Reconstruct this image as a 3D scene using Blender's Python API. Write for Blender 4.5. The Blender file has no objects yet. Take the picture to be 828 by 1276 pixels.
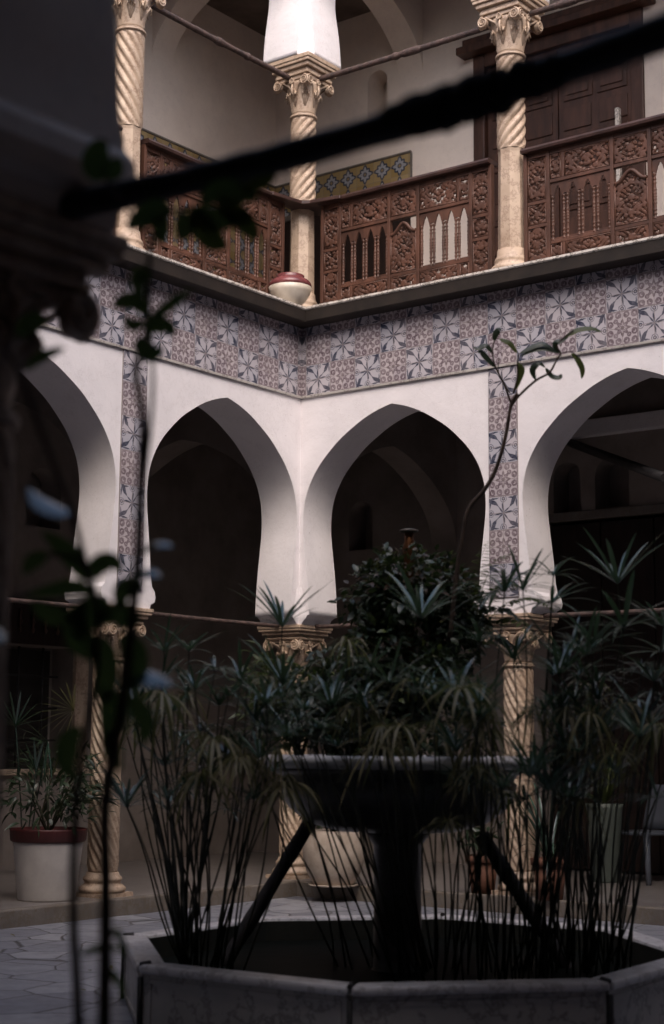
import bpy, bmesh, math, random
from mathutils import Vector, Matrix, Euler
R = math.radians
random.seed(7)
C = bpy.context.scene
col = C.collection

# ------------------------------------------------------------------ camera
CAM = Vector((8.671, -10.826, 1.26))
YAW, PITCH, ROLL = -0.6549, 0.1453, 0.0078
cd = bpy.data.cameras.new('camera')
cam = bpy.data.objects.new('camera', cd); col.objects.link(cam)
Fv = Vector((math.sin(YAW)*math.cos(PITCH), math.cos(YAW)*math.cos(PITCH), math.sin(PITCH)))
Rv = Vector((math.cos(YAW), -math.sin(YAW), 0)); Uv = Rv.cross(Fv)
c_, s_ = math.cos(ROLL), math.sin(ROLL)
# photo x = c*x - s*y(down), so image-right is Rv*c + Uv*s
R2 = (Rv*c_ + Uv*s_).normalized(); U2 = (Uv*c_ - Rv*s_).normalized()
M = Matrix((( R2.x, U2.x, -Fv.x, CAM.x), (R2.y, U2.y, -Fv.y, CAM.y), (R2.z, U2.z, -Fv.z, CAM.z), (0, 0, 0, 1)))
cam.matrix_world = M
cd.sensor_fit = 'VERTICAL'; cd.sensor_height = 36; cd.sensor_width = 24
cd.lens = 1985.95/1276*36
cd.clip_start = 0.05; cd.clip_end = 500
cd.dof.use_dof = True; cd.dof.focus_distance = 11.8; cd.dof.aperture_fstop = 2.2
C.camera = cam
def at(px, py, depth):
    "world point seen at photo pixel (px, py), so many metres ahead"
    x = (px-414)/1985.95; y = -(py-638)/1985.95
    return CAM + (Fv + R2*x + U2*y)*depth

# ------------------------------------------------------------------ light
SUN_EL, SUN_AZ = R(48), R(139)      # azimuth measured clockwise from +Y (north)
w = bpy.data.worlds.new('World'); C.world = w; w.use_nodes = True
nt = w.node_tree; bg = nt.nodes['Background']
sky = nt.nodes.new('ShaderNodeTexSky'); sky.sky_type = 'NISHITA'; sky.sun_disc = False
sky.sun_elevation = SUN_EL; sky.sun_rotation = SUN_AZ; sky.dust_density = 4.0; sky.air_density = 1.0; sky.ozone_density = 1.0
nt.links.new(sky.outputs[0], bg.inputs[0]); bg.inputs[1].default_value = 0.15
sl = bpy.data.lights.new('sun', 'SUN'); sl.energy = 1.15; sl.angle = R(80); sl.color = (1.0, 0.88, 0.87)
so = bpy.data.objects.new('sun', sl); col.objects.link(so)
sd = Vector((math.sin(SUN_AZ)*math.cos(SUN_EL), math.cos(SUN_AZ)*math.cos(SUN_EL), math.sin(SUN_EL)))
so.rotation_euler = sd.to_track_quat('Z', 'Y').to_euler(); so.location = (8, -8, 20)
C.view_settings.view_transform = 'Standard'; C.view_settings.look = 'None'
C.view_settings.gamma = 1; C.view_settings.exposure = 1.12

# ------------------------------------------------------------------ node expression helper
class X:
    def __init__(s, nt, v): s.nt = nt; s.v = v
    def _op(s, op, b=None, c=None, clamp=False):
        n = s.nt.nodes.new('ShaderNodeMath'); n.operation = op; n.use_clamp = clamp
        for i, a in enumerate((s, b, c)):
            if a is None: continue
            a = a.v if isinstance(a, X) else a
            if isinstance(a, (int, float)): n.inputs[i].default_value = a
            else: s.nt.links.new(a, n.inputs[i])
        return X(s.nt, n.outputs[0])
    def __add__(s, b): return s._op('ADD', b)
    __radd__ = __add__
    def __sub__(s, b): return s._op('SUBTRACT', b)
    def __rsub__(s, b): return (s*-1) + b
    def __mul__(s, b): return s._op('MULTIPLY', b)
    __rmul__ = __mul__
    def __truediv__(s, b): return s._op('DIVIDE', b)
    def abs(s): return s._op('ABSOLUTE')
    def floor(s): return s._op('FLOOR')
    def sin(s): return s._op('SINE')
    def cos(s): return s._op('COSINE')
    def sqrt(s): return s._op('SQRT')
    def mod(s, b): return s._op('FLOORED_MODULO', b)
    def atan2(s, b): return s._op('ARCTAN2', b)
    def min(s, b): return s._op('MINIMUM', b)
    def max(s, b): return s._op('MAXIMUM', b)
    def lt(s, e, soft=0.03):            # 1 where s < e, with a soft edge
        return ((e - s)/soft + 0.5 if isinstance(e, X) else (s*(-1/soft)+(e/soft+0.5)))._op('ADD', 0.0, clamp=True)

def new_mat(name):
    m = bpy.data.materials.new(name); m.use_nodes = True
    return m, m.node_tree, m.node_tree.nodes['Principled BSDF']
def mixc(nt, f, a, b):
    n = nt.nodes.new('ShaderNodeMix'); n.data_type = 'RGBA'
    for k, v in ((0, f), (6, a), (7, b)):
        v = v.v if isinstance(v, X) else v
        if isinstance(v, (int, float)): n.inputs[k].default_value = v
        elif isinstance(v, tuple): n.inputs[k].default_value = (*v, 1)
        else: nt.links.new(v, n.inputs[k])
    return n.outputs[2]
def noise(nt, scale, detail=4, rough=0.6, coord='Object', vec=None, stretch=None):
    n = nt.nodes.new('ShaderNodeTexNoise'); n.inputs['Scale'].default_value = scale
    n.inputs['Detail'].default_value = detail; n.inputs['Roughness'].default_value = rough
    if vec is None:
        tc = nt.nodes.new('ShaderNodeTexCoord'); vec = tc.outputs[coord]
    if stretch:
        mp = nt.nodes.new('ShaderNodeMapping'); mp.inputs['Scale'].default_value = stretch
        nt.links.new(vec, mp.inputs[0]); vec = mp.outputs[0]
    nt.links.new(vec, n.inputs['Vector']); return X(nt, n.outputs[0])
def bump(nt, p, h, strength=0.3, dist=0.01):
    b = nt.nodes.new('ShaderNodeBump'); b.inputs['Strength'].default_value = strength
    b.inputs['Distance'].default_value = dist
    nt.links.new(h.v, b.inputs['Height']); nt.links.new(b.outputs[0], p.inputs['Normal'])
def simple(name, c1, c2=None, rough=0.7, scale=8, bs=0.3, bd=0.005, spec=0.5, lo=0.35, hi=0.65, bscale=None, stretch=None, metal=0):
    m, nt, p = new_mat(name)
    n = noise(nt, scale, 5, stretch=stretch)
    f = ((n - lo)/(hi-lo))._op('ADD', 0.0, clamp=True)
    nt.links.new(mixc(nt, f, c1, c2 or c1), p.inputs['Base Color'])
    p.inputs['Roughness'].default_value = rough; p.inputs['Specular IOR Level'].default_value = spec
    p.inputs['Metallic'].default_value = metal
    if bs: bump(nt, p, noise(nt, bscale or scale*5, 6, stretch=stretch), bs, bd)
    return m

# ------------------------------------------------------------------ materials
MAT = {}
def plaster(name='limewashed_plaster', ca=(0.77, 0.735, 0.755), cb=(0.84, 0.80, 0.815)):
    m, nt, p = new_mat(name)
    big = noise(nt, 1.3, 5, 0.65); fine = noise(nt, 26, 5, 0.7)
    f = ((big - 0.38)/0.3)._op('ADD', 0.0, clamp=True)
    c = mixc(nt, f, ca, cb)
    pt = noise(nt, 2.1, 2, 0.4); pm = ((pt - 0.56)/0.02)._op('ADD', 0.0, clamp=True); c = mixc(nt, pm*0.05, c, (0.60, 0.56, 0.56))
    st = noise(nt, 3.2, 6, 0.7, stretch=(1, 1, 0.35))
    sm = ((st - 0.60)/0.12)._op('ADD', 0.0, clamp=True)
    c = mixc(nt, sm*0.22, c, (0.52, 0.45, 0.43))
    cr = noise(nt, 1.7, 9, 0.75); cm = (cr - 0.5).abs().lt(0.0035, 0.004); c = mixc(nt, cm*0.22, c, (0.35, 0.30, 0.29))
    sp = noise(nt, 55, 2, 0.5); spm = ((sp - 0.72)/0.03)._op('ADD', 0.0, clamp=True)
    c = mixc(nt, spm*0.6, c, (0.40, 0.35, 0.33))
    nt.links.new(c, p.inputs['Base Color']); p.inputs['Roughness'].default_value = 0.85
    p.inputs['Specular IOR Level'].default_value = 0.25
    bump(nt, p, fine*0.6 + noise(nt, 4, 3)*1.8 + pm*0.1 - cm*0.2, 0.32, 0.012)
    return m
MAT['plaster'] = plaster()
MAT['warmlitplaster'] = plaster('warm_lit_plaster', (0.70, 0.60, 0.53), (0.80, 0.70, 0.62))  # white plaster with warm light put into its colour
MAT['shadeplaster'] = simple('shade_darkened_plaster', (0.20, 0.165, 0.145), (0.29, 0.245, 0.22), 0.85, 2.2, 0.3, 0.006)  # white plaster with the lower galleries' shade put into its colour
MAT['liner'] = simple('black_basin_lining', (0.010, 0.011, 0.008), (0.022, 0.022, 0.016), 0.6, 12)  # near-black sheets over the inner slab faces
MAT['ceiling'] = simple('dark_painted_boards', (0.10, 0.075, 0.06), (0.17, 0.13, 0.11), 0.8, 3)

def tile_mat(name, kind):
    m, nt, p = new_mat(name)
    uvn = nt.nodes.new('ShaderNodeUVMap'); sep = nt.nodes.new('ShaderNodeSeparateXYZ')
    wob = noise(nt, 9, 2, 0.5)
    nt.links.new(uvn.outputs[0], sep.inputs[0])
    u = X(nt, sep.outputs[0]); v = X(nt, sep.outputs[1])
    iu, iv = u.floor(), v.floor()
    x = (u - iu)*2 - 1; y = (v - iv)*2 - 1
    wn = noise(nt, 14, 3, 0.6, vec=uvn.outputs[0]); wx = (wn - 0.5)*0.10
    x2 = x + wx; y2 = y - wx
    r = (x2*x2 + y2*y2).sqrt()
    th = y2.atan2(x2)
    star = (iu + iv).mod(2)
    def blades(phase, swirl, width):            # four blades about the centre
        a = (th + phase + swirl).mod(math.pi/2) - math.pi/4
        return (r*a.sin()).abs().lt(width, 0.035)
    sw = ((r*3.4).sin())*0.10
    # diagonal blades, widest towards the tile corners
    wd = ((r - 0.05)*0.115) + ((r*8.5).sin()*0.034)
    diag = blades(0, sw, wd)*(r.lt(1.34, 0.03))
    wa = ((r*4.6).sin()*0.060)
    ax = blades(math.pi/4, sw*-1.3, wa)*(r.lt(0.68, 0.03))
    axx, ayy = x2.abs(), y2.abs()
    e1 = ((axx-0.86)*(axx-0.86) + ayy*ayy).sqrt(); e2 = ((ayy-0.86)*(ayy-0.86) + axx*axx).sqrt()
    en = e1.min(e2); ring = (en - 0.085).abs().lt(0.03, 0.03)
    side = ((e1 - 0.20).abs().lt(0.022, 0.03)).max((e2 - 0.20).abs().lt(0.022, 0.03))
    def edge(p_, q_):       # leaf shaped stroke along a border, one side of the middle
        t_ = (p_ - 0.28)/0.66; ww = ((t_*math.pi).sin())*0.055
        return ((q_ - 0.92) + (t_*0.05)).abs().lt(ww, 0.03)*(1 - t_.lt(0.0, 0.02))*(t_.lt(1.0, 0.02))
    blue = diag.max(ax).max(ring).max(side*0.8).max(edge(axx, ayy)).max(edge(ayy, axx)*0.9)
    # rosette: curls round the border and a flower in the middle
    fx, fy = axx, ayy
    def ringat(a, b, rr, wdt):
        return (((fx-a)*(fx-a) + (fy-b)*(fy-b)).sqrt() - rr).abs().lt(wdt, 0.05)
    def dot(a, b, rr):
        return ((fx-a)*(fx-a) + (fy-b)*(fy-b)).sqrt().lt(rr, 0.05)
    cur = ringat(0.76, 0.26, 0.14, 0.06).max(ringat(0.26, 0.76, 0.14, 0.06)).max(ringat(0.76, 0.76, 0.15, 0.065))
    cur = cur.max(dot(0.72, 0.22, 0.075)).max(dot(0.22, 0.72, 0.075)).max(dot(0.71, 0.71, 0.08))
    pet = (th*8)._op('COSINE')
    flo = (r.lt((pet*0.10) + 0.42, 0.04))*(1 - r.lt((pet*0.08) + 0.24, 0.04))
    flo = flo.max(r.lt(0.12, 0.04)).max((fx-fy).abs().lt(0.035, 0.03)*(r.lt(0.66, 0.03)))
    bro = cur.max(flo)
    # glaze tint differs from tile to tile
    cr2 = ringat(0.42, 0.42, 0.10, 0.045).max((fx.max(fy) - 0.95).abs().lt(0.022, 0.03)); bro = bro.max(cr2)
    hu = (u*2).floor(); hv = (v*2).floor()
    h = ((hu*12.9898 + hv*78.233).sin()*43758.5)._op('FRACT')
    if kind == 'blue':
        bgS = mixc(nt, h, (0.41, 0.40, 0.45), (0.53, 0.49, 0.53)); bgR = mixc(nt, h, (0.42, 0.375, 0.40), (0.54, 0.48, 0.50))
        cS, cR = (0.010, 0.018, 0.048), (0.085, 0.050, 0.068)
    else:
        bgS = mixc(nt, h, (0.26, 0.18, 0.07), (0.36, 0.26, 0.11)); bgR = mixc(nt, h, (0.42, 0.27, 0.08), (0.50, 0.36, 0.14))
        cS, cR = (0.025, 0.035, 0.06), (0.03, 0.045, 0.06)
    fade = noise(nt, 5, 4, 0.7, vec=uvn.outputs[0])
    fd = ((fade - 0.30)/0.35)._op('ADD', 0.0, clamp=True)
    cs = mixc(nt, blue*(0.72 + fd*0.28), bgS, cS); cr = mixc(nt, bro*(0.5 + fd*0.45), bgR, cR)
    if kind != 'blue':
        p8 = (th*8)._op('COSINE'); p4 = (th*4)._op('COSINE')
        o1 = r.lt((p8*0.10) + (p4*0.10) + 0.78, 0.04); i1 = r.lt((p8*0.12) + (p4*0.08) + 0.56, 0.04)
        cs = mixc(nt, o1, bgS, cS); cs = mixc(nt, i1, cs, (0.30, 0.31, 0.34)); cs = mixc(nt, r.lt(0.24, 0.04), cs, (0.05, 0.05, 0.07)); cs = mixc(nt, r.lt(0.12, 0.04), cs, (0.28, 0.19, 0.06))
        cr = cs
    c = mixc(nt, star, cr, cs)
    # joints
    gu = ((u*2).mod(1) - 0.5).abs(); gv = ((v*2).mod(1) - 0.5).abs()
    g = 1 - gu.max(gv).lt(0.484, 0.015)
    c = mixc(nt, h*0.16, c, (0.30, 0.26, 0.25))
    c = mixc(nt, g*0.85, c, (0.20, 0.17, 0.16))
    dirt = noise(nt, 1.4, 6, 0.7); dm = ((dirt - 0.52)/0.2)._op('ADD', 0.0, clamp=True)
    c = mixc(nt, dm*0.30, c, (0.26, 0.21, 0.20))
    nt.links.new(c, p.inputs['Base Color'])
    p.inputs['Roughness'].default_value = 0.48; p.inputs['Specular IOR Level'].default_value = 0.22
    bump(nt, p, h*0.6 - g*1.5 + wob, 0.25, 0.004)
    return m
MAT['tile'] = tile_mat('blue_and_mauve_glazed_tiles', 'blue')
MAT['ytile'] = tile_mat('ochre_and_blue_glazed_tiles', 'ochre')

def marble(name, a, b, rough, vein=(0.3, 0.22, 0.16), vs=0.5, scale=4):
    m, nt, p = new_mat(name)
    n = noise(nt, scale, 6, 0.65); f = ((n - 0.35)/0.3)._op('ADD', 0.0, clamp=True)
    c = mixc(nt, f, a, b)
    n2 = noise(nt, scale*1.7, 8, 0.7); vm = (n2 - 0.5).abs().lt(0.018, 0.02)
    c = mixc(nt, vm*vs, c, vein)
    st = noise(nt, scale*0.8, 6, 0.75, stretch=(1, 1, 0.5)); sm = ((st - 0.58)/0.12)._op('ADD', 0.0, clamp=True)
    c = mixc(nt, sm*0.45, c, vein)
    nt.links.new(c, p.inputs['Base Color']); p.inputs['Roughness'].default_value = rough
    bump(nt, p, noise(nt, scale*14, 6, 0.7), 0.35, 0.004)
    return m
MAT['cream'] = marble('weathered_cream_marble', (0.42, 0.31, 0.225), (0.56, 0.435, 0.33), 0.5, (0.20, 0.12, 0.085))
MAT['greymarble'] = marble('stained_grey_white_marble', (0.37, 0.345, 0.32), (0.48, 0.45, 0.42), 0.4, (0.12, 0.10, 0.09), 0.6, 2.2)
MAT['bowlmarble'] = marble('dark_bowl_marble', (0.07, 0.065, 0.06), (0.13, 0.12, 0.115), 0.3, (0.05, 0.045, 0.04), 0.6, 5)  # one dark tone for bowl and pedestal
MAT['whiteledge'] = marble('worn_white_marble_slab', (0.62, 0.56, 0.50), (0.75, 0.70, 0.64), 0.5, (0.10, 0.08, 0.06), 0.9, 7)
MAT['rimmarble'] = marble('pale_highlight_rim_marble', (0.54, 0.52, 0.52), (0.66, 0.63, 0.62), 0.35, (0.16, 0.13, 0.12), 0.45, 2.0)  # bowl rim's highlight from above is put into this paler colour
MAT['wood'] = simple('reddish_brown_carved_wood', (0.050, 0.023, 0.015), (0.120, 0.053, 0.034), 0.5, 6, 0.4, 0.004, 0.4, stretch=(1, 1, 0.4))
MAT['wood_dark'] = simple('dark_brown_door_wood', (0.045, 0.020, 0.013), (0.095, 0.042, 0.027), 0.5, 5, 0.4, 0.004, 0.4, stretch=(3, 3, 0.5))
MAT['wood_lower'] = simple('shade_darkened_door_wood', (0.012, 0.006, 0.005), (0.024, 0.012, 0.009), 0.6, 5, 0.4, 0.004, 0.3, stretch=(3, 3, 0.5))  # darker copy of the door wood, shade put into its colour
MAT['handrail'] = simple('dark_worn_handrail_wood', (0.028, 0.014, 0.012), (0.06, 0.03, 0.024), 0.4, 9, 0.3)
MAT['cornice'] = simple('dark_olive_cornice_timber', (0.013, 0.009, 0.007), (0.028, 0.019, 0.014), 0.7, 5, 0.4, 0.006)
MAT['iron'] = simple('rusty_iron', (0.035, 0.022, 0.020), (0.10, 0.06, 0.05), 0.6, 22, 0.8, 0.01)
MAT['black'] = simple('black_painted_iron', (0.014, 0.012, 0.012), (0.03, 0.025, 0.025), 0.65, 15, 0.6, 0.006)
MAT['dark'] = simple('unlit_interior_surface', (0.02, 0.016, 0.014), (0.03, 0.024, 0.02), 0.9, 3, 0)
MAT['terracotta'] = simple('old_terracotta', (0.11, 0.045, 0.027), (0.17, 0.075, 0.045), 0.8, 9)
MAT['whitepot'] = simple('off_white_painted_pot', (0.50, 0.46, 0.44), (0.60, 0.56, 0.53), 0.5, 7, 0.15)
MAT['redband'] = simple('dark_red_ribbed_plastic', (0.06, 0.010, 0.010), (0.085, 0.016, 0.015), 0.5, 7, 0.1)
MAT['stonepot'] = simple('pale_speckled_stone', (0.38, 0.31, 0.25), (0.50, 0.42, 0.35), 0.7, 12)
MAT['urnbody'] = simple('cream_glazed_earthenware', (0.46, 0.40, 0.32), (0.62, 0.56, 0.48), 0.35, 8, 0.15)
MAT['urnglaze'] = simple('dark_red_glaze', (0.13, 0.035, 0.038), (0.22, 0.07, 0.07), 0.25, 8, 0.1)
MAT['chair'] = simple('grey_blue_moulded_plastic', (0.075, 0.085, 0.105), (0.095, 0.105, 0.13), 0.35, 4, 0.05)
MAT['palepot'] = simple('pale_green_plastic_tub', (0.07, 0.085, 0.075), (0.10, 0.12, 0.105), 0.5, 4, 0.05)
MAT['soil'] = simple('dark_soil', (0.02, 0.014, 0.010), (0.04, 0.028, 0.02), 0.95, 30, 0.8, 0.02)
MAT['stem'] = simple('green_brown_stalk', (0.018, 0.024, 0.012), (0.042, 0.042, 0.022), 0.6, 12, 0.3)
MAT['bark'] = simple('thin_brown_bark', (0.035, 0.022, 0.016), (0.085, 0.055, 0.04), 0.8, 22, 0.6)
MAT['copper'] = simple('tarnished_copper', (0.22, 0.09, 0.035), (0.13, 0.055, 0.025), 0.5, 12, 0.4, metal=0.7)
MAT['cloth'] = simple('dark_wound_rag', (0.016, 0.014, 0.013), (0.035, 0.03, 0.028), 0.9, 30, 0.9, 0.02)
def leafmat(name, a, b, rough=0.35, spec=0.5, thru=0.3):
    m, nt, p = new_mat(name)
    oi = nt.nodes.new('ShaderNodeObjectInfo'); g = nt.nodes.new('ShaderNodeNewGeometry')
    n = noise(nt, 4, 4, 0.6); f = ((n-0.35)/0.3)._op('ADD', 0.0, clamp=True)
    f = (f*0.6 + X(nt, g.outputs['Random Per Island'])*0.5)._op('ADD', 0.0, clamp=True)
    lc = mixc(nt, f, a, b); nt.links.new(lc, p.inputs['Base Color'])
    p.inputs['Roughness'].default_value = rough; p.inputs['Specular IOR Level'].default_value = spec
    tr = nt.nodes.new('ShaderNodeBsdfTranslucent'); mx = nt.nodes.new('ShaderNodeMixShader'); mx.inputs[0].default_value = thru
    nt.links.new(mixc(nt, 0.5, lc, (0.10, 0.16, 0.03)), tr.inputs[0]); out = nt.nodes['Material Output']
    nt.links.new(p.outputs[0], mx.inputs[1]); nt.links.new(tr.outputs[0], mx.inputs[2]); nt.links.new(mx.outputs[0], out.inputs[0])
    return m
MAT['sedge'] = leafmat('sedge_leaf', (0.020, 0.052, 0.042), (0.058, 0.102, 0.072), 0.26, 1.0, 0.16)
MAT['sedge_dry'] = leafmat('yellowing_sedge_leaf', (0.12, 0.11, 0.04), (0.20, 0.16, 0.08), 0.5)
MAT['leaf'] = leafmat('broad_dark_leaf', (0.010, 0.020, 0.011), (0.026, 0.044, 0.020), 0.4, 0.5, 0.12)
MAT['leafnear'] = leafmat('backlit_broad_leaf', (0.018, 0.034, 0.016), (0.045, 0.075, 0.032), 0.4, 0.6, 0.4)
MAT['leafgloss'] = leafmat('glossy_sky_sheen_leaf', (0.06, 0.10, 0.09), (0.09, 0.14, 0.12), 0.22, 1.0)  # real gloss, plus sky reflection put into a paler grey-blue base
MAT['leafred'] = leafmat('reddish_green_leaf', (0.022, 0.026, 0.012), (0.065, 0.030, 0.022), 0.45)
MAT['leafyel'] = leafmat('yellow_green_leaf', (0.05, 0.07, 0.015), (0.10, 0.12, 0.03), 0.45)

def paving():
    m, nt, p = new_mat('irregular_slate_flagstones')
    tc = nt.nodes.new('ShaderNodeTexCoord')
    wv = nt.nodes.new('ShaderNodeTexNoise'); wv.inputs['Scale'].default_value = 1.6; wv.inputs['Detail'].default_value = 3
    nt.links.new(tc.outputs['Object'], wv.inputs['Vector'])
    ad = nt.nodes.new('ShaderNodeVectorMath'); ad.operation = 'MULTIPLY_ADD'
    nt.links.new(wv.outputs['Color'], ad.inputs[0]); ad.inputs[1].default_value = (0.22, 0.22, 0); nt.links.new(tc.outputs['Object'], ad.inputs[2])
    vo = nt.nodes.new('ShaderNodeTexVoronoi'); vo.feature = 'DISTANCE_TO_EDGE'; vo.inputs['Scale'].default_value = 2.6
    nt.links.new(ad.outputs[0], vo.inputs['Vector'])
    vc = nt.nodes.new('ShaderNodeTexVoronoi'); vc.inputs['Scale'].default_value = 2.6
    nt.links.new(ad.outputs[0], vc.inputs['Vector'])
    e = X(nt, vo.outputs['Distance']).lt(0.012, 0.02)
    sp = nt.nodes.new('ShaderNodeSeparateColor'); nt.links.new(vc.outputs['Color'], sp.inputs[0])
    c = mixc(nt, X(nt, sp.outputs[0]), (0.15, 0.155, 0.185), (0.27, 0.275, 0.305))
    n = noise(nt, 5, 7, 0.7); f = ((n-0.4)/0.25)._op('ADD', 0.0, clamp=True)
    c = mixc(nt, f*0.4, c, (0.09, 0.085, 0.09))
    c = mixc(nt, e*0.9, c, (0.025, 0.022, 0.02))
    nt.links.new(c, p.inputs['Base Color'])
    rr = n*0.4 + 0.25
    nt.links.new(rr.v, p.inputs['Roughness'])
    bump(nt, p, noise(nt, 11, 6)*0.6 - e*1.6, 0.5, 0.01)
    return m
MAT['paving'] = paving()
MAT['galleryfloor'] = marble('worn_gallery_floor_marble', (0.14, 0.125, 0.12), (0.21, 0.19, 0.18), 0.3, (0.10, 0.08, 0.07), 0.5, 2)
MAT['kerb'] = marble('worn_step_edge_stone', (0.11, 0.095, 0.083), (0.17, 0.148, 0.13), 0.5, (0.12, 0.09, 0.06), 0.7, 5)
def watermat():
    m, nt, p = new_mat('dark_still_water')
    p.inputs['Base Color'].default_value = (0.006, 0.007, 0.006, 1); p.inputs['Roughness'].default_value = 0.5; p.inputs['Specular IOR Level'].default_value = 0.015
    bump(nt, p, noise(nt, 5, 3), 0.12, 0.02); return m
MAT['water'] = watermat()

# ------------------------------------------------------------------ mesh helpers
class MB:
    def __init__(s): s.v = []; s.f = []; s.sm = []; s.uv = {}
    def add(s, vs, fs, smooth=False):
        b = len(s.v); s.v += [tuple(v) for v in vs]
        for f in fs: s.f.append(tuple(i+b for i in f)); s.sm.append(smooth)
        return b
    def box(s, a, b, bev=0):
        x0, y0, z0 = a; x1, y1, z1 = b
        if x0 > x1: x0, x1 = x1, x0
        if y0 > y1: y0, y1 = y1, y0
        if z0 > z1: z0, z1 = z1, z0
        s.add([(x0,y0,z0),(x1,y0,z0),(x1,y1,z0),(x0,y1,z0),(x0,y0,z1),(x1,y0,z1),(x1,y1,z1),(x0,y1,z1)],
              [(0,3,2,1),(4,5,6,7),(0,1,5,4),(1,2,6,5),(2,3,7,6),(3,0,4,7)])
    def lathe(s, prof, n=32, c=(0,0,0), fn=None, cap=True, ang0=0):
        vs = []
        for k, (r, z) in enumerate(prof):
            for i in range(n):
                a = 2*math.pi*i/n + ang0
                rr = fn(r, z, a) if fn else r
                vs.append((c[0]+rr*math.cos(a), c[1]+rr*math.sin(a), c[2]+z))
        fs = [(k*n+i, k*n+(i+1) % n, (k+1)*n+(i+1) % n, (k+1)*n+i) for k in range(len(prof)-1) for i in range(n)]
        b = s.add(vs, fs, True)
        if cap:
            s.f.append(tuple(b+i for i in range(n))[::-1]); s.sm.append(False)
            s.f.append(tuple(b+(len(prof)-1)*n+i for i in range(n))); s.sm.append(False)
    def tube(s, pts, rad, n=8, cap=True):
        pts = [Vector(p) for p in pts]; m = len(pts)
        if not isinstance(rad, (list, tuple)): rad = [rad]*m
        vs = []; up = None
        for k, p in enumerate(pts):
            t = (pts[min(k+1, m-1)] - pts[max(k-1, 0)]).normalized()
            if up is None:
                up = Vector((0,0,1)) if abs(t.z) < 0.9 else Vector((1,0,0))
            sd_ = t.cross(up)
            if sd_.length < 1e-4: sd_ = t.orthogonal()
            sd_.normalize(); up = sd_.cross(t).normalized()
            for i in range(n):
                a = 2*math.pi*i/n
                vs.append(p + (sd_*math.cos(a) + up*math.sin(a))*rad[k])
        fs = [(k*n+i, k*n+(i+1) % n, (k+1)*n+(i+1) % n, (k+1)*n+i) for k in range(m-1) for i in range(n)]
        b = s.add(vs, fs, True)
        if cap:
            s.f.append(tuple(b+i for i in range(n))[::-1]); s.sm.append(False)
            s.f.append(tuple(b+(m-1)*n+i for i in range(n))); s.sm.append(False)
    def prism(s, poly, d0, d1, T=lambda a, d, z: (a, d, z)):
        "poly of (a, z) points pushed from depth d0 to d1"
        n = len(poly)
        s.add([T(a, d0, z) for a, z in poly], [tuple(range(n))])
        s.add([T(a, d1, z) for a, z in poly], [tuple(range(n))[::-1]])
        s.add([T(a, d, z) for d in (d0, d1) for a, z in poly], [(i, (i+1) % n, n+(i+1) % n, n+i) for i in range(n)])
    def build(s, name, mat, parent=None, recalc=True, uvf=None, bevel=0, merge=False):
        me = bpy.data.meshes.new(name); me.from_pydata(s.v, [], s.f); me.update()
        for p, q in zip(me.polygons, s.sm): p.use_smooth = q
        if recalc or merge:
            bm = bmesh.new(); bm.from_mesh(me)
            if merge: bmesh.ops.remove_doubles(bm, verts=bm.verts, dist=1e-5)
            if recalc: bmesh.ops.recalc_face_normals(bm, faces=bm.faces)
            bm.to_mesh(me); bm.free()
        if uvf:
            l = me.uv_layers.new(name='UVMap')
            for p in me.polygons:
                for li in p.loop_indices:
                    l.data[li].uv = uvf(me.vertices[me.loops[li].vertex_index].co)
        me.materials.append(MAT[mat])
        o = bpy.data.objects.new(name, me); col.objects.link(o)
        if parent: o.parent = parent
        if bevel:
            b = o.modifiers.new('bevel', 'BEVEL'); b.width = bevel; b.segments = 2; b.limit_method = 'ANGLE'; b.angle_limit = R(40)
        return o
def tag(o, label=None, cat=None, group=None, kind=None):
    if label: o['label'] = label
    if cat: o['category'] = cat
    if group: o['group'] = group
    if kind: o['kind'] = kind
    return o
def thing(name, label, cat, loc=(0,0,0), rz=0, group=None):
    o = bpy.data.objects.new(name, None); col.objects.link(o)
    o.location = loc; o.rotation_euler = (0, 0, rz)
    o.empty_display_size = 0.1
    return tag(o, label, cat, group)
KIDS = {}
def dup(o, loc=None, rz=None, label=None, parent=None, scale=None):
    c = o.copy(); col.objects.link(c)
    if parent is not None: c.parent = parent
    if loc is not None: c.location = loc
    if rz is not None: c.rotation_euler = (0, 0, rz)
    if scale is not None: c.scale = scale
    if label: c['label'] = label
    for ch in [q for q in col.objects if q.parent == o]: dup(ch, parent=c)
    return c

# ------------------------------------------------------------------ setting
WX, WY = 8.25, 8.6            # courtyard
TH = 0.40                     # thickness of the arcade walls
G = 2.0                       # upper back walls behind the arcade front
GL = 2.6                      # lower back walls
ZF = 0.12                     # gallery floor
S1 = 2.09; U = 0.27
HF, HB, HL = 4.32, 4.94, 5.068
m = MB(); m.add([(-60,-60,-0.02),(60,-60,-0.02),(60,60,-0.02),(-60,60,-0.02)], [(0,1,2,3)])
tag(m.build('ground', 'soil'), kind='structure')
m = MB(); m.add([(-.3,-WY-.3,0),(WX+.3,-WY-.3,0),(WX+.3,.3,0),(-.3,.3,0)], [(0,1,2,3)])
tag(m.build('patio_floor', 'paving'), kind='structure')
NB = 3.0
m = MB(); e = -0.01
m.box((-GL-.2, -WY-NB, -0.015), (e, GL+.2, ZF)); m.box((WX-e, -WY-NB, -0.015), (WX+NB, GL+.2, ZF))
m.box((e, -e, -0.015), (WX-e, GL+.2, ZF)); m.box((e, -WY-NB, -0.015), (WX-e, -WY+e, ZF))
tag(m.build('gallery_floor', 'galleryfloor'), kind='structure')
m = MB()
for a, b in (((-.0,-.09),(WX,-.012)), ((-.0,-WY+.012),(WX,-WY+.09))): m.box((a[0],a[1],-.01),(b[0],b[1],ZF+.004))
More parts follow.
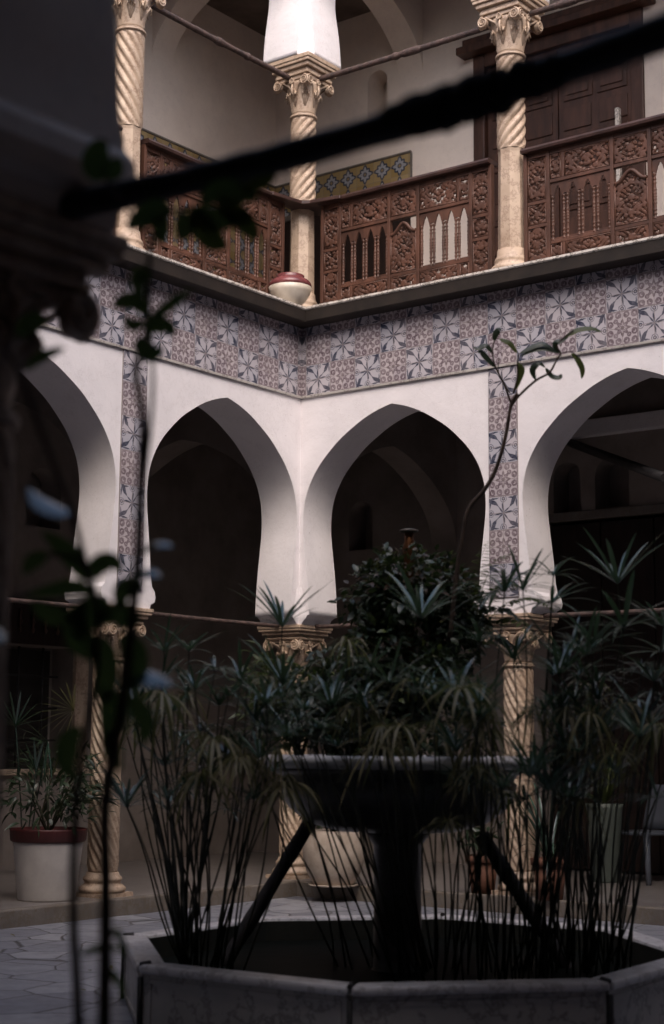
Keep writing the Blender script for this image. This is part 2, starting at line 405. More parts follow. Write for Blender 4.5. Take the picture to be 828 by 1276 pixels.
for a, b in (((.012,-WY+.1),(.09,-.1)), ((WX-.09,-WY+.1),(WX-.012,-.1))): m.box((a[0],a[1],-.01),(b[0],b[1],ZF+.004))
tag(m.build('step', 'kerb', bevel=.012), kind='structure')

FR = {  # (along, depth behind the face, z) -> world
 'far':  lambda a, d, z: (a, d, z),
 'left': lambda a, d, z: (-d, -a, z),
 'near': lambda a, d, z: (a, -WY-d, z),
 'east': lambda a, d, z: (WX+d, -a, z)}
LEN = {'far': WX, 'near': WX, 'left': WY, 'east': WY}
PIERS = {'far': [S1, 4.31, 6.24], 'left': [S1, 4.31, 6.53], 'near': [S1, 4.12, 6.16], 'east': [S1, 4.31, 6.53]}
PROF = [(.870,2.378),(.880,2.56),(.898,2.76),(.922,2.95),(.940,3.10),(.944,3.22),(.932,3.35),(.902,3.46),(.855,3.56),
        (.780,3.67),(.680,3.775),(.560,3.88),(.430,3.965),(.300,4.038),(.170,4.092),(.070,4.122),(0,4.138)]
def smooth_prof(P, k=3):
    out = []
    for i in range(len(P)-1):
        p0, p1, p2, p3 = P[max(i-1,0)], P[i], P[i+1], P[min(i+2,len(P)-1)]
        for j in range(k):
            t = j/k
            out.append(tuple(0.5*((2*p1[q]) + (-p0[q]+p2[q])*t + (2*p0[q]-5*p1[q]+4*p2[q]-p3[q])*t*t + (-p0[q]+3*p1[q]-3*p2[q]+p3[q])*t**3) for q in (0,1)))
    return out + [P[-1]]
SP = smooth_prof(PROF)
def arcade(side, z0, zs, ztop, d0, name, label, low=True, parent=None, zbase=2.378):
    "arched wall: z0 lifts the profile, zs squashes it"
    T = FR[side]; L = LEN[side]; pr = PIERS[side]
    edges = [0] + pr + [L]
    m = MB()
    def zz(z): return z0 + (z-zbase)*zs
    for k in range(len(edges)-1):
        x0, x1 = edges[k], edges[k+1]
        ends = (k == 0, k == len(edges)-2)
        hl = .985 if k == 0 else (x1-x0)/2 if not ends[1] else (x1-x0)-.985
        c = x0 + (.985 if k == 0 else ((x1-x0)/2 if not ends[1] else (x1-x0)-.985))
        if k not in (0, len(edges)-2): c = (x0+x1)/2
        mid = not (k == 0 or k == len(edges)-2)
        for sgn in (-1, 1):
            xp = x0 if sgn < 0 else x1
            corner = (sgn < 0 and ends[0]) or (sgn > 0 and ends[1])
            half = abs(xp - c)
            narrow = .041 if corner else .172
            # keep pier width: arch half-width follows the bay
            sc = (half - narrow)/.944
            pts = [(min(dx*sc, half-.02), zz(z)) for dx, z in SP]
            # foot of the pier
            if corner:
                foot = [(half, zz(2.27)), (half-.03, zz(2.295)), (half-.05, zz(2.35)), (half-.085, zz(2.372))] if low else [(half, zz(2.378))]
            else:
                foot = [(half, zz(2.30)), (half-.235, zz(2.30)), (half-.245, zz(2.335)), (half-.285, zz(2.352)), (half-.295, zz(2.39)), (half-.285, zz(2.435)), (half-.255, zz(2.47))] if low else [(half, zz(2.378))]
            if not corner and low: pts = [q for q in pts if q[1] > zz(2.50)]
            poly = foot + pts + [(0, ztop), (half, ztop)]
            P2 = [(c + sgn*a, z) for a, z in poly]
            front = [T(a, d0, z) for a, z in P2]; back = [T(a, d0+TH, z) for a, z in P2]
            n = len(P2)
            m.add(front, [tuple(range(n))]); m.add(back, [tuple(range(n))[::-1]])
            nf = len(foot)
            ed = P2[0:nf]; m.add([T(a, d, z) for d in (d0, d0+TH) for a, z in ed], [(i, i+1, nf+i+1, nf+i) for i in range(nf-1)])
            ed = P2[nf-1:nf+len(pts)]; q = len(ed)
            m.add([T(a, d, z) for d in (d0, d0+TH) for a, z in ed], [(i, i+1, q+i+1, q+i) for i in range(q-1)], True)
    m.add([T(0, d0, ztop), T(L, d0, ztop), T(L, d0+TH, ztop), T(0, d0+TH, ztop)], [(0,1,2,3)])
    return m.build(name, 'warmlitplaster' if side == 'near' else 'plaster', parent)
names = {'far': 'right hand', 'left': 'left hand', 'near': 'nearest', 'east': 'rear'}
for side in ('far', 'left', 'near', 'east'):
    T = FR[side]; L = LEN[side]
    lab = {'far': 'whitewashed horseshoe arcade right of the inner corner with a blue and mauve tiled frieze',
           'left': 'whitewashed horseshoe arcade left of the inner corner with a blue and mauve tiled frieze',
           'near': 'shadowed near arcade whose dim grey arch pier fills the top left foreground',
           'east': 'white arcade closing the courtyard on the side outside the picture'}[side]
    t = thing('arcade_wall', lab, 'arcade', T(L/2, 0, ZF))
    def place(o, t=t): o.parent = t; o.matrix_parent_inverse = Matrix.Translation(t.location).inverted(); return o
    place(arcade(side, 2.378, 1, HB, 0.0, 'wall', ''))
    # tiled frieze, stopping short of the corner so the two meet without overlap
    fr = MB(); fr.box(T(.012, -.012, HF), T(L-.012, .001, HB))
    f = lambda co, s=side: (((co.x if s in ('far', 'near') else -co.y) - (S1-U/2))/U, (co.z-HF)/U)
    place(fr.build('tile_frieze', 'tile', uvf=f))
    mo = MB(); mo.box(T(.014, -.022, HF-.022), T(L-.014, .001, HF-.001)); place(mo.build('frieze_moulding', 'greymarble', bevel=.004))
    for pp in PIERS[side]:
        st = MB(); st.box(T(pp-U/2, -.010, HF-7*U), T(pp+U/2, .001, HF-.0225))
        g = lambda co, s=side, pp=pp: (((co.x if s in ('far', 'near') else -co.y) - (pp-U/2))/U*.998+.001, (co.z-HF)/U)
        place(st.build('tile_strip', 'tile', uvf=g))
# solid corner blocks above the corner columns
for cx, cy, nm in ((-TH, 0.0, 'far'), (WX, 0.0, 'a'), (-TH, -WY-TH, 'b'), (WX, -WY-TH, 'c')):
    m = MB(); m.box((cx, cy, 2.36), (cx+TH, cy+TH, HB)); m.box((cx, cy, 7.5), (cx+TH, cy+TH, 9.6))
    tag(m.build('corner_pier', 'plaster'), {'far': 'white plaster pier standing over the inner corner column', 'a': 'white plaster corner pier beyond the right edge of the picture',
        'b': 'white plaster corner pier beyond the left edge of the picture', 'c': 'white plaster corner pier beside the camera'}[nm], 'pier')
m = MB(); tipz = [(2.62, .035), (2.50, .062), (2.42, .085), (2.375, .098), (2.35, .085), (2.33, .060), (2.31, .042), (2.285, .022), (2.255, .004)]
vs = []
for z, q in tipz: vs += [(-.02, .02, z), (q, -.006, z), (.012+q*.10, -.012-q*.10, z), (.006, -q, z)]
m.add(vs, [(k*4+i, k*4+(i+1) % 4, k*4+4+(i+1) % 4, k*4+4+i) for k in range(len(tipz)-1) for i in range(4)])
tag(m.build('corner_pendant', 'plaster'), 'small pointed white plaster tip hanging at the foot of the inner corner', 'ornament')
# upper floor, ceilings, roof
def ring(z0, z1, d0, d1, mat, name):
    m = MB()
    gd = GL+.2; nd = NB
    m.box((-gd, -WY-nd, z0), (-d0, gd, z1)); m.box((WX+d0, -WY-nd, z0), (WX+nd, gd, z1))
    m.box((-d0, d0, z0), (WX+d0, gd, z1)); m.box((-d0, -WY-nd, z0), (WX+d0, -WY-d0, z1))
    return tag(m.build(name, mat), kind='structure')
ring(4.72, 4.90, TH-.002, 0, 'ceiling', 'lower_ceiling')
ring(4.902, HL-.004, 0.02, 0, 'galleryfloor', 'upper_floor')
ring(8.93, 9.1, TH-.002, 0, 'ceiling', 'upper_ceiling')
# upper arcades
for side in ('far', 'left', 'near', 'east'):
    T = FR[side]; L = LEN[side]
    lab = {'far': 'white upper arcade piers right of the inner corner above the carved capitals',
           'left': 'white upper arcade pier left of the inner corner above the twisted columns',
           'near': 'upper arcade above the near side outside the picture',
           'east': 'upper arcade above the rear side outside the picture'}[side]
    o = arcade(side, 7.50, 0.80, 9.6, 0.0, 'upper_arcade', lab, low=False); tag(o, lab, 'arcade')

NICHES_R = [(-1.41,-1.10,3.30,3.82,True), (1.07,1.37,3.42,3.99,True), (1.52,1.88,3.42,3.99,True)]; NDOOR = (.98, 3.2, 3.42)
NICHES_L = [(.42,.86,3.28,3.85,True), (.19,2.2,1.02,2.16,False)]
# back walls, both storeys
def panel_wall(side, g, holes, z0, z1, a0, a1, name, label):
    "wall face at depth g, 0.3 thick, cut into a grid around rectangular holes with arched tops"
    T = FR[side]; xs = sorted({a0, a1, *[h[0] for h in holes], *[h[1] for h in holes]})
    zs = sorted({z0, z1, *[h[2] for h in holes], *[h[3] for h in holes]})
    m = MB()
    for i in range(len(xs)-1):
        for j in range(len(zs)-1):
            xm, zm = (xs[i]+xs[i+1])/2, (zs[j]+zs[j+1])/2
            if any(h[0] < xm < h[1] and h[2] < zm < h[3] for h in holes): continue
            m.add([T(xs[i], g, zs[j]), T(xs[i+1], g, zs[j]), T(xs[i+1], g, zs[j+1]), T(xs[i], g, zs[j+1])], [(0,1,2,3)])
    for x0, x1, p0, p1, arched in holes:
        m.add([T(x, d, z) for d in (g, g+.3) for x, z in ((x0,p0),(x1,p0),(x1,p1),(x0,p1))], [(0,1,5,4),(1,2,6,5),(2,3,7,6),(3,0,4,7)])
        if arched:
            c = (x0+x1)/2; r = (x1-x0)/2; n = 14
            pts = [(c + r*math.cos(math.pi*k/n), p1-r + r*math.sin(math.pi*k/n)*0.999) for k in range(n//2+1)]
            for s in (1, -1):
                q = [(c+s*(a-c), z) for a, z in pts] + [(c+s*r, p1)]
                m.add([T(a, g+.002, z) for a, z in q], [tuple(range(len(q)))])
                m.add([T(a, d, z) for d in (g+.002, g+.25) for a, z in q[:-1]], [(k, k+1, len(q)+k, len(q)-1+k) for k in range(len(q)-2)], True)
    m.add([T(a0, g+.3, z0), T(a1, g+.3, z0), T(a1, g+.3, z1), T(a0, g+.3, z1)], [(0,1,2,3)])
    m.add([T(a, d, z) for d in (g, g+.3) for a, z in ((a0,z0),(a1,z0),(a1,z1),(a0,z1))], [(0,1,5,4),(1,2,6,5),(2,3,7,6),(3,0,4,7)])
    return tag(m.build(name, 'warmlitplaster' if z0 > 4 else 'shadeplaster', recalc=False), label, 'wall')
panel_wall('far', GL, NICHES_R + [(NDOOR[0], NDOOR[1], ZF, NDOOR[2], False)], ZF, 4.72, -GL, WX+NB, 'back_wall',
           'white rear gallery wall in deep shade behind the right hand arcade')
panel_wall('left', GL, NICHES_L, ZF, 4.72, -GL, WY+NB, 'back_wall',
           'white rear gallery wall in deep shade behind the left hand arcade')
panel_wall('far', G, [(.57,2.42,HL,8.07,False), (-.75,-.50,7.50,8.25,True)], HL, 8.93, -G, WX+NB, 'upper_back_wall',
           'pale upper gallery wall around the dark wooden door')
panel_wall('left', G, [], HL, 8.93, -G, WY+NB, 'upper_back_wall', 'pale upper gallery wall at upper left behind the twisted column')
for z0, z1, w_ in ((ZF, 4.72, 'lower'), (HL, 8.93, 'upper')):
    panel_wall('near', NB, [], z0, z1, -G, WX+NB, 'back_wall', w_+' gallery wall behind the camera')
    panel_wall('east', NB, [], z0, z1, -G, WY+NB, 'back_wall', w_+' gallery wall beyond the right edge of the picture')
# arches crossing the galleries
def cross_arch(side, a, z0, zs, g, name, label, zc):
    T = FR[side]; m = MB(); w_ = .30; half = (g-TH)/2; c = TH + half
    zs *= 1.0
    for s in (-1, 1):
        pts = [(c+s*min(dx/.944*half, half-.001), z0+(z-2.378)*zs) for dx, z in SP if z > 3.2]
        poly = [(c+s*half, z0+.80*zs)] + pts + [(c, zc), (c+s*half, zc)]
        n = len(poly)
        m.add([T(a-w_/2, d, z) for d, z in poly], [tuple(range(n))]); m.add([T(a+w_/2, d, z) for d, z in poly], [tuple(range(n))])
        q = len(pts)+1
        m.add([T(aa, d, z) for aa in (a-w_/2, a+w_/2) for d, z in poly[:q]], [(k, k+1, q+k+1, q+k) for k in range(q-1)], True)
    return tag(m.build(name, 'warmlitplaster' if z0 > 4 else 'shadeplaster'), label, 'arch')
for side in ('far', 'left'):
    for a, w_ in ((-.2, 'beside the corner column'), (PIERS[side][0], 'at the first pier from the corner'), (PIERS[side][1], 'at the second pier from the corner')):
        sd2 = 'right' if side == 'far' else 'left'
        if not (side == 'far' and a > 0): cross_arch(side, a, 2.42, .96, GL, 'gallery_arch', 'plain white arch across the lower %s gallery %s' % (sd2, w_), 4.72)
        cross_arch(side, a, 7.40, .76, G, 'gallery_arch', 'plain white arch across the upper %s gallery %s' % (sd2, w_), 8.93)

# cornice ledge: dark timber fascia with a thin white slab on top
E_ = 0.198
for side in ('far', 'left', 'near', 'east'):
    T = FR[side]; L = LEN[side]
    t = thing('cornice_ledge', {'far': 'dark projecting cornice with a thin white marble edge, right of the corner', 'left': 'dark projecting cornice with a thin white marble edge, left of the corner carrying the urn',
        'near': 'dark cornice ledge over the near arcade outside the picture', 'east': 'dark cornice ledge over the side arcade outside the picture'}[side], 'cornice')
    # mitred at both corners: profile points (out, z)
    def mitre(prof):
        m = MB(); n = len(prof); vs = []
        for endk in (0, 1):
            for o, z in prof: vs.append(T(o if endk == 0 else L-o, -o, z))
        m.add(vs, [(i, (i+1) % n, n+(i+1) % n, n+i) for i in range(n)] + [tuple(range(n)), tuple(range(n, 2*n))])
        return m
    mitre([(.0, HB), (.0, HL-.028), (E_-.010, HL-.028), (E_-.012, HL-.034), (E_-.022, HB+.006), (E_-.028, HB)]).build('fascia', 'cornice', t)
    mitre([(-.40 if False else 0.0, HL-.0275), (0.0, HL), (E_, HL), (E_, HL-.0175), (E_-.009, HL-.0275)]).build('marble_slab', 'whiteledge', t)
# upper gallery marble edge between the columns, flush with the ledge
# ------------------------------------------------------------------ columns
def spiral(m, c, ux, uz, nrm, r0, turns, thick, flip=1, tr=.0085):
    pts = []; n = int(26*turns); rad = []
    for k in range(n+1):
        t = k/n; a = flip*turns*2*math.pi*t + math.pi/2; r = r0*(1-t)**.85 + .006
        pts.append(c + ux*(r*math.cos(a)) + uz*(r*math.sin(a)) + nrm*(thick*(.55+.5*t))); rad.append(tr*(1-.45*t))
    m.tube(pts, rad, 6)
    # disc
    n = 20; vs = []
    for d in (-thick, thick*.55):
        for i in range(n):
            a = 2*math.pi*i/n; vs.append(c + ux*(r0*math.cos(a)) + uz*(r0*math.sin(a)) + nrm*d)
    m.add(vs, [tuple(range(n))[::-1], tuple(range(n, 2*n))]); m.add(vs, [(i, (i+1) % n, n+(i+1) % n, n+i) for i in range(n)], True)
def make_capital(zr, ztop, r, ab, parent):
    "zr: ring under the capital, ztop: top of the abacus"
    H = ztop - zr
    m = MB()      # bell with leaf-like flutes
    m.lathe([(r*.98, 0), (r*.98, .02), (r*1.02, .05), (r*1.08, H*.25), (r*1.25, H*.42), (r*1.42, H*.52), (r*1.46, H*.58)], 64,
            (0, 0, zr+.001), fn=lambda R_, z, a: R_*(1+.035*abs(math.sin(a*8+z*6))*(1 if z > .03 else 0)))
    # lower leaves
    for k in range(8):
        a = 2*math.pi*k/8
        d = Vector((math.cos(a), math.sin(a), 0)); s = Vector((-d.y, d.x, 0))
        for q in (-1, 0, 1):
            base = d*(r*.98) + Vector((0,0,zr+.06)); mid = d*(r*1.10) + s*q*.02 + Vector((0,0,zr+H*.30)); tip = d*(r*1.42) + s*q*.028 + Vector((0,0,zr+H*(.43-.05*abs(q)))); end = d*(r*1.50)+s*q*.03+Vector((0,0,zr+H*(.36-.05*abs(q))))
            m.tube([base, mid, tip, end], [.010, .014, .012, .006], 6)
    bell = m.build('capital', 'cream', parent, recalc=True)
    v = MB(); hw = ab*.47; zc = zr + H*.53; rv = .040
    for k in range(4):
        a = k*math.pi/2
        nrm = Vector((math.cos(a), math.sin(a), 0)); ux = Vector((-nrm.y, nrm.x, 0)); uz = Vector((0,0,1))
        for sgn in (-1, 1):
            spiral(v, nrm*(hw-.005) + ux*(sgn*(hw-.035)) + uz*zc, ux, uz, nrm, rv, 2.1, .020, flip=-sgn)
            # stalk sweeping from the bell up to the volute
            v.tube([nrm*(r*1.1)+ux*(sgn*.02)+uz*(zr+H*.30), nrm*(hw*.78)+ux*(sgn*.05)+uz*(zr+H*.50), nrm*(hw*.98)+ux*(sgn*(hw-.06))+uz*(zc+rv*.95)], [.010,.011,.008], 6)
        # rosette and small curls in the middle of the face
        spiral(v, nrm*(hw*.90) + uz*(zc+.022), ux, uz, nrm, .024, 1.4, .014, flip=1, tr=.006)
        v.tube([nrm*(hw*.80)+uz*(zr+H*.28), nrm*(hw*.95)+uz*(zr+H*.40), nrm*(hw*.9)+uz*(zc)], [.012,.012,.008], 6)
    v.build('volute', 'cream', bell)
    m = MB(); z = zr + H*.60
    for hw_, h_ in ((ab*.42, H*.07), (ab*.47, H*.06), (ab*.45, H*.05), (ab*.53, H*.075), (ab*.58, H*.06)):
        m.box((-hw_, -hw_, z), (hw_, hw_, z+h_-.0015)); z += h_
    m.box((-ab*.60, -ab*.60, z), (ab*.60, ab*.60, ztop-.003))
    m.build('abacus', 'cream', parent, bevel=.006)
def make_column(label, z0, z1, upper, twist, n, group, loc):
    t = thing('twisted_column', label, 'column', (loc[0], loc[1], z0), 0, group)
    r = .112; H = z1 - z0
    if upper: zr, zt = 7.0-z0, 7.497-z0; zs = 6.16-z0
    else: zr, zt = 1.92-z0, 2.298-z0+.001; zs = .30-z0
    m = MB(); N = 90; rows = 110; pr = []
    for k in range(rows+1):
        pr.append((r, zs + (zr-.035-zs)*k/rows))
    per, dirn = twist
    def fn(R_, z, a):
        ph = n*(a + dirn*2*math.pi*z/per); c = math.cos(ph)
        fade = min(1, (z-zs)/.04, (zr-.035-z)/.03); fade = max(0, fade)
        return R_*(.985 - .025*(1-z/H)*0) + .0125*fade*(abs(math.cos(ph/2))**.8*2-1.15)
    m.lathe(pr, N, fn=fn)
    m.build('shaft', 'cream', t)
    m = MB(); q = zr-.035; m.lathe([(r+.001, q), (r+.016, q+.006), (r+.016, q+.018), (r+.003, q+.022), (r+.012, q+.028), (r+.003, q+.0345)], 40); m.build('collar', 'cream', t)
    m = MB()
    if upper:
        m.lathe([(.118, .235), (.116, .5), (.110, zs-.03), (.114, zs-.002)], 8, ang0=math.pi/8)
        for s in range(len(m.sm)): m.sm[s] = False
        m.build('lower_shaft', 'cream', t)
        m = MB()
        m.box((-.185, -.185, 0), (.185, .185, .045)); m.lathe([(.178, .046), (.182, .065), (.172, .085), (.150, .10), (.146, .125), (.152, .135), (.146, .15), (.128, .18), (.122, .234)], 40)
    else:
        m.box((-.165, -.165, 0), (.165, .165, .03)); m.lathe([(.165, .031), (.178, .045), (.178, .065), (.160, .08), (.138, .095), (.136, .11), (.148, .12), (.148, .14), (.128, .155), (.122, .179)], 40)
    m.build('base', 'cream', t)
    make_capital(zr, zt, r, .40, t)
    return t
gl = 'twisted marble columns of the lower arcade'; gu = 'twisted marble columns of the upper gallery'
for side, xy, lab in (('', (S1, .2), 'lower twisted column right of the corner, behind the sedge heads'),
                      ('', (-.2, .2), 'lower twisted column standing in the inner corner beside the round pale pot'),
                      ('', (-.2, -S1), 'lower twisted column at left beside the white pot'),
                      ('', (4.31, .2), 'lower twisted column beyond the right edge of the picture'),
                      ('', (-.2, -4.31), 'lower twisted column beyond the left edge of the picture'),
                      ('', (6.16, -WY-.2), 'dark out of focus capital and column in the left foreground')):
    make_column(lab, ZF, 2.30, False, (1.2, 1), 12, gl, xy)
for xy, lab, tw, n in (((S1+.02, .13), 'upper twisted column right of the corner between two carved railings', (.80, -1), 8),
                       ((-.11, .13), 'upper twisted column rising through the corner shelf of the railing', (.80, -1), 8),
                       ((-.13, -S1-.02), 'upper twisted column at the upper left beside the dim grey pier', (1.05, 1), 9),
                       ((4.31, .13), 'upper twisted column beyond the right edge of the picture', (.80, -1), 8),
                       ((-.13, -4.31), 'upper twisted column hidden behind the dark foreground', (1.05, 1), 9)):
    make_column(lab, HL, 7.5, True, tw, n, gu, xy)

# ------------------------------------------------------------------ iron tie rods
def rod(p0, p1, r, label, knots=(), mat='iron', group='iron tie rods of the arcades'):
    p0, p1 = Vector(p0), Vector(p1); n = 60
    t = thing('tie_rod', label, 'tie rod', p0, 0, group)
    m = MB(); pts = []; rad = []
    rnd = random.Random(label)
    for k in range(n+1):
        f = k/n; pts.append((p1-p0)*f + Vector((0, 0, -.006*math.sin(math.pi*f)))); rad.append(r*(1+.07*rnd.uniform(-1, 1)))
        if mat == 'black': pts[-1].z += .06*(max(6.3, p0.x+(p1.x-p0.x)*f)-7.0)**2
    m.tube(pts, rad, 12); m.build('bar', mat, t)
    for f, l, k in knots:
        m = MB(); q = 14; pts = [(p1-p0)*(f + l*(i/q-.5)) + Vector((0,0,-.006*math.sin(math.pi*f))) for i in range(q+1)]
        m.tube(pts, [r*(1.02 + (k-1)*math.sin(math.pi*i/q)**.5*rnd.uniform(.75, 1.1)) for i in range(q+1)], 12); m.build('joint', mat, t)
    return t
rod((-.0, .15, 7.33), (S1, .15, 7.33), .026, 'rusty iron rod between the corner capital and the right upper capital', ((.52, .10, 1.35), (.44, .03, 1.3)))
rod((S1, .15, 7.33), (4.31, .15, 7.33), .026, 'rusty iron rod running right from the upper right capital', ((.25, .08, 1.3),))
rod((-.15, 0, 7.33), (-.15, -S1, 7.33), .026, 'rusty iron rod between the corner capital and the upper left capital', ((.48, .06, 1.4), (.30, .03, 1.3)))
rod((-.15, -S1, 7.33), (-.15, -4.31, 7.33), .026, 'rusty iron rod running left from the upper left capital', ())
for a, b, lab in (((-.1, .2), (S1, .2), 'thin iron rod across the first lower arch right of the corner'), ((S1, .2), (4.31, .2), 'thin iron rod across the second lower arch right of the corner'),
                  ((-.2, .1), (-.2, -S1), 'thin iron rod across the first lower arch left of the corner'), ((-.2, -S1), (-.2, -4.31), 'thin iron rod across the second lower arch left of the corner')):
    rod((*a, 2.29), (*b, 2.29), .019, lab)
t = rod((5.55, -WY-.13, 2.30), (8.45, -WY-.13, 2.30), .028, 'thick dark out of focus rod crossing the top of the picture diagonally', (), 'black')
rnd = random.Random(3)
m = MB(); pts = []; rad = []
for i in range(31):
    f = i/30; pts.append(Vector((1.62 + .34*f, rnd.uniform(-.004, .004), -.004+.06*(.17+.34*f)**2+rnd.uniform(-.005, .005)))); rad.append(.029 + .007*math.sin(math.pi*f) + .004*math.sin(f*40) + rnd.uniform(-.004, .004))
m.tube(pts, rad, 12); m.build('binding', 'cloth', t)

# ------------------------------------------------------------------ balustrade
def carved(w_, h, seed, ogee=False, res=.0058):
    nx = max(4, int(w_/res)); nz = max(4, int(h/res)); m = MB(); rn = random.Random(seed)
    k = 2*math.pi/rn.uniform(.058, .068); ph = rn.uniform(0, 6)
    def pat(x, z):
        X_ = abs(x - w_/2); Z_ = z - h/2
        a = math.sin(k*X_ + 1.4*math.sin(k*.5*Z_+ph)); b = math.sin(k*Z_*.95 + 1.4*math.sin(k*.5*X_+ph))
        c = math.cos(k*.5*math.hypot(X_, Z_))
        return a*b + .55*c
    def topz(x):
        if not ogee: return h
        u = abs(x/w_-.5)*2
        return h - (.085*(0.5-.5*math.cos(math.pi*min(1, u*1.15))) if u < 1 else .085)
    idx = {}; vs = []
    for j in range(nz+1):
        for i in range(nx+1):
            x = w_*i/nx; z = topz(x)*j/nz
            p = pat(x, z); d = .010*max(0, min(1, (.28-p)/.35))
            idx[i, j] = len(vs); vs.append((x, d, z))
    fs = []
    for j in range(nz):
        for i in range(nx):
            x = w_*(i+.5)/nx; z = topz(x)*(j+.5)/nz
            if pat(x, z) < -.42 and 1 < i < nx-2 and 1 < j < nz-2: continue
            fs.append((idx[i,j], idx[i+1,j], idx[i+1,j+1], idx[i,j+1]))
    m.add(vs, fs); return m, topz
def make_balustrade(W, label):
    "in its own frame: x along, y = 0 the court side face going back, z from the floor"
    t = thing('balustrade', label, 'balustrade', (0,0,0), 0, 'carved wooden railings of the upper gallery')
    Z0, Z1 = .05, 1.00
    m = MB(); D = .045
    m.prism([(-.05, .985), (-.05, 1.015), (-.03, 1.035), (.09, 1.035), (.11, 1.015), (.11, .985)], 0, 1) if False else None
    pf = [(-.055, 1.000), (-.06, 1.02), (-.045, 1.042), (.085, 1.042), (.10, 1.02), (.095, 1.000)]
    m.add([(x, y, z) for x in (0, W) for y, z in pf], [(i, (i+1) % 6, 6+(i+1) % 6, 6+i) for i in range(6)] + [tuple(range(6)), tuple(range(6, 12))])
    m.build('handrail', 'handrail', t)
    side = .155*W/1.7; cen = .26*W/1.7; post = .030
    A = (W - 2*side - cen - 6*post)/2
    xs = [0]; 
    for w_ in (side, A, cen, A, side): xs.append(xs[-1]+post); xs.append(xs[-1]+w_)
    xs.append(W)
    fr = MB()
    for k in range(0, len(xs)-1, 2): fr.box((xs[k], -.004 if k not in (0, 10) else -.010, .0), (xs[k]+post, D, .9995))
    cells = [(xs[1+2*k], xs[2+2*k]) for k in range(5)]
    panels = []
    def hbar(x0, x1, z, h=.028): fr.box((x0+.0005, 0.0, z), (x1-.0005, D-.004, z+h))
    zt = (.085, .215, .245)  # bottom row: .055-.215 ; opening .245-.70 ; top row .735-.95
    for ci, (x0, x1) in enumerate(cells):
        hbar(x0, x1, 0.0, .05); hbar(x0, x1, .955, .044)
        if ci in (0, 4):
            hbar(x0, x1, .36); hbar(x0, x1, .56)
            panels += [(x0, x1, .05, .36), (x0, x1, .388, .56), (x0, x1, .588, .955)]
        else:
            hbar(x0, x1, .20); hbar(x0, x1, .715)
            if ci == 2:
                panels += [(x0, x1, .05, .20), (x0, x1, .743, .955)]; panels.append((x0, x1, .228, .66, 'ogee'))
            else:
                sm = .22*(x1-x0)
                xm = x0 + sm if ci == 1 else x1 - sm
                fr.box((xm-.012, .001, .0505), (xm+.012, D-.005, .1995)); fr.box((xm-.012, .001, .7435), (xm+.012, D-.005, .9545))
                for a, b in ((x0, xm-.012), (xm+.012, x1)): panels += [(a, b, .05, .20), (a, b, .743, .955)]
    fr.build('frame', 'wood', t, bevel=.003)
    for i, p in enumerate(panels):
        x0, x1, z0, z1 = p[:4]
        mm, topz = carved(x1-x0-.004, z1-z0-.004, i*3+1, len(p) > 4)
        o = mm.build('carved_panel', 'wood', t, recalc=False)
        o.location = (x0+.002, .014, z0+.002)
        sdm = o.modifiers.new('thick', 'SOLIDIFY'); sdm.thickness = .012; sdm.offset = 1
        # bead round the panel
        b = MB(); q = .007
        if len(p) > 4:
            n = 18; cv = [(q + (x1-x0-2*q)*k/n, .004, topz((x1-x0-.004)*k/n)+z0) for k in range(n+1)]
            b.tube([(x0+a, y, z+.010) for a, y, z in cv], .016, 8)
            b.tube([(x0+q, .004, z0+q), (x0+q, .004, z1-.09)], q, 6); b.tube([(x1-q, .004, z0+q), (x1-q, .004, z1-.09)], q, 6)
            b.tube([(x0+q, .004, z0+q), (x1-q, .004, z0+q)], q, 6)
        else:
            b.tube([(x0+q, .006, z0+q), (x1-q, .006, z0+q), (x1-q, .006, z1-q), (x0+q, .006, z1-q), (x0+q, .006, z0+q)], q, 6)
        b.build('bead', 'wood', o).location = (-x0-.002, -.014, -z0-.002)
    # openings with arched heads and paired turned spindles
    for ci in (1, 3):
        x0, x1 = cells[ci]; z0, z1 = .228, .715; n = 4; pitch = (x1-x0)/n; ow = pitch*.50
        m = MB()
        for k in range(n):
            c = x0 + pitch*(k+.5); pts = []
            q = 20
            for i in range(q+1):
                u = i/q; xx = -ow/2 + ow*u; a = abs(u-.5)*2
                zz = .615 + .075*(1-a**1.6) - .008*abs(math.sin(u*math.pi*5))
                pts.append((c+xx, zz))
            poly = [(c-pitch/2, z1-.001), (c-pitch/2, .615)] + [(c-ow/2, .60)] + pts + [(c+ow/2, .60)] + [(c+pitch/2, .615), (c+pitch/2, z1-.001)]
            m.prism(poly, .012, .026)
        m.build('arched_head', 'wood', t)
        for k in range(n+1):
            for s in ((-1, 1) if 0 < k < n else ((1,) if k == 0 else (-1,))):
                c = x0 + pitch*k + s*(pitch-ow)*.25 ; zz = z0+.001; pr = []
                hh = .60 - z0
                for j in range(49):
                    f = j/48; r = .0085 + .0035*math.sin(f*math.pi)
                    if f < .06 or f > .94: r = .014
                    for q in (.12, .2, .36, .44, .5, .56, .64, .8, .88):
                        if abs(f-q) < .012: r = .0155
                    pr.append((r, hh*f))
                m = MB(); m.lathe(pr, 10, (c, .019, zz)); m.build('spindle', 'wood', t)
        m = MB()
        m.box((x0, .014, z0), (x1, .024, z0+.022)); m.build('sill', 'wood', t)
    return t
Y0 = .09
b1 = make_balustrade(1.80, 'carved brown railing right of the inner corner with four white glowing slits'); b1.location = (.14, Y0, HL+.01)
b2 = dup(b1, (S1+.16, Y0, HL+.01), 0, 'carved brown railing running off the right edge of the picture', scale=(1.07, 1, 1))
b3 = dup(b1, (-Y0, -(S1-.13), HL+.01), R(90), 'carved brown railing left of the inner corner above the urn')
b4 = dup(b1, (-Y0, -4.19, HL+.01), R(90), 'carved brown railing at far left behind the dark foreground', scale=(1.07, 1, 1))
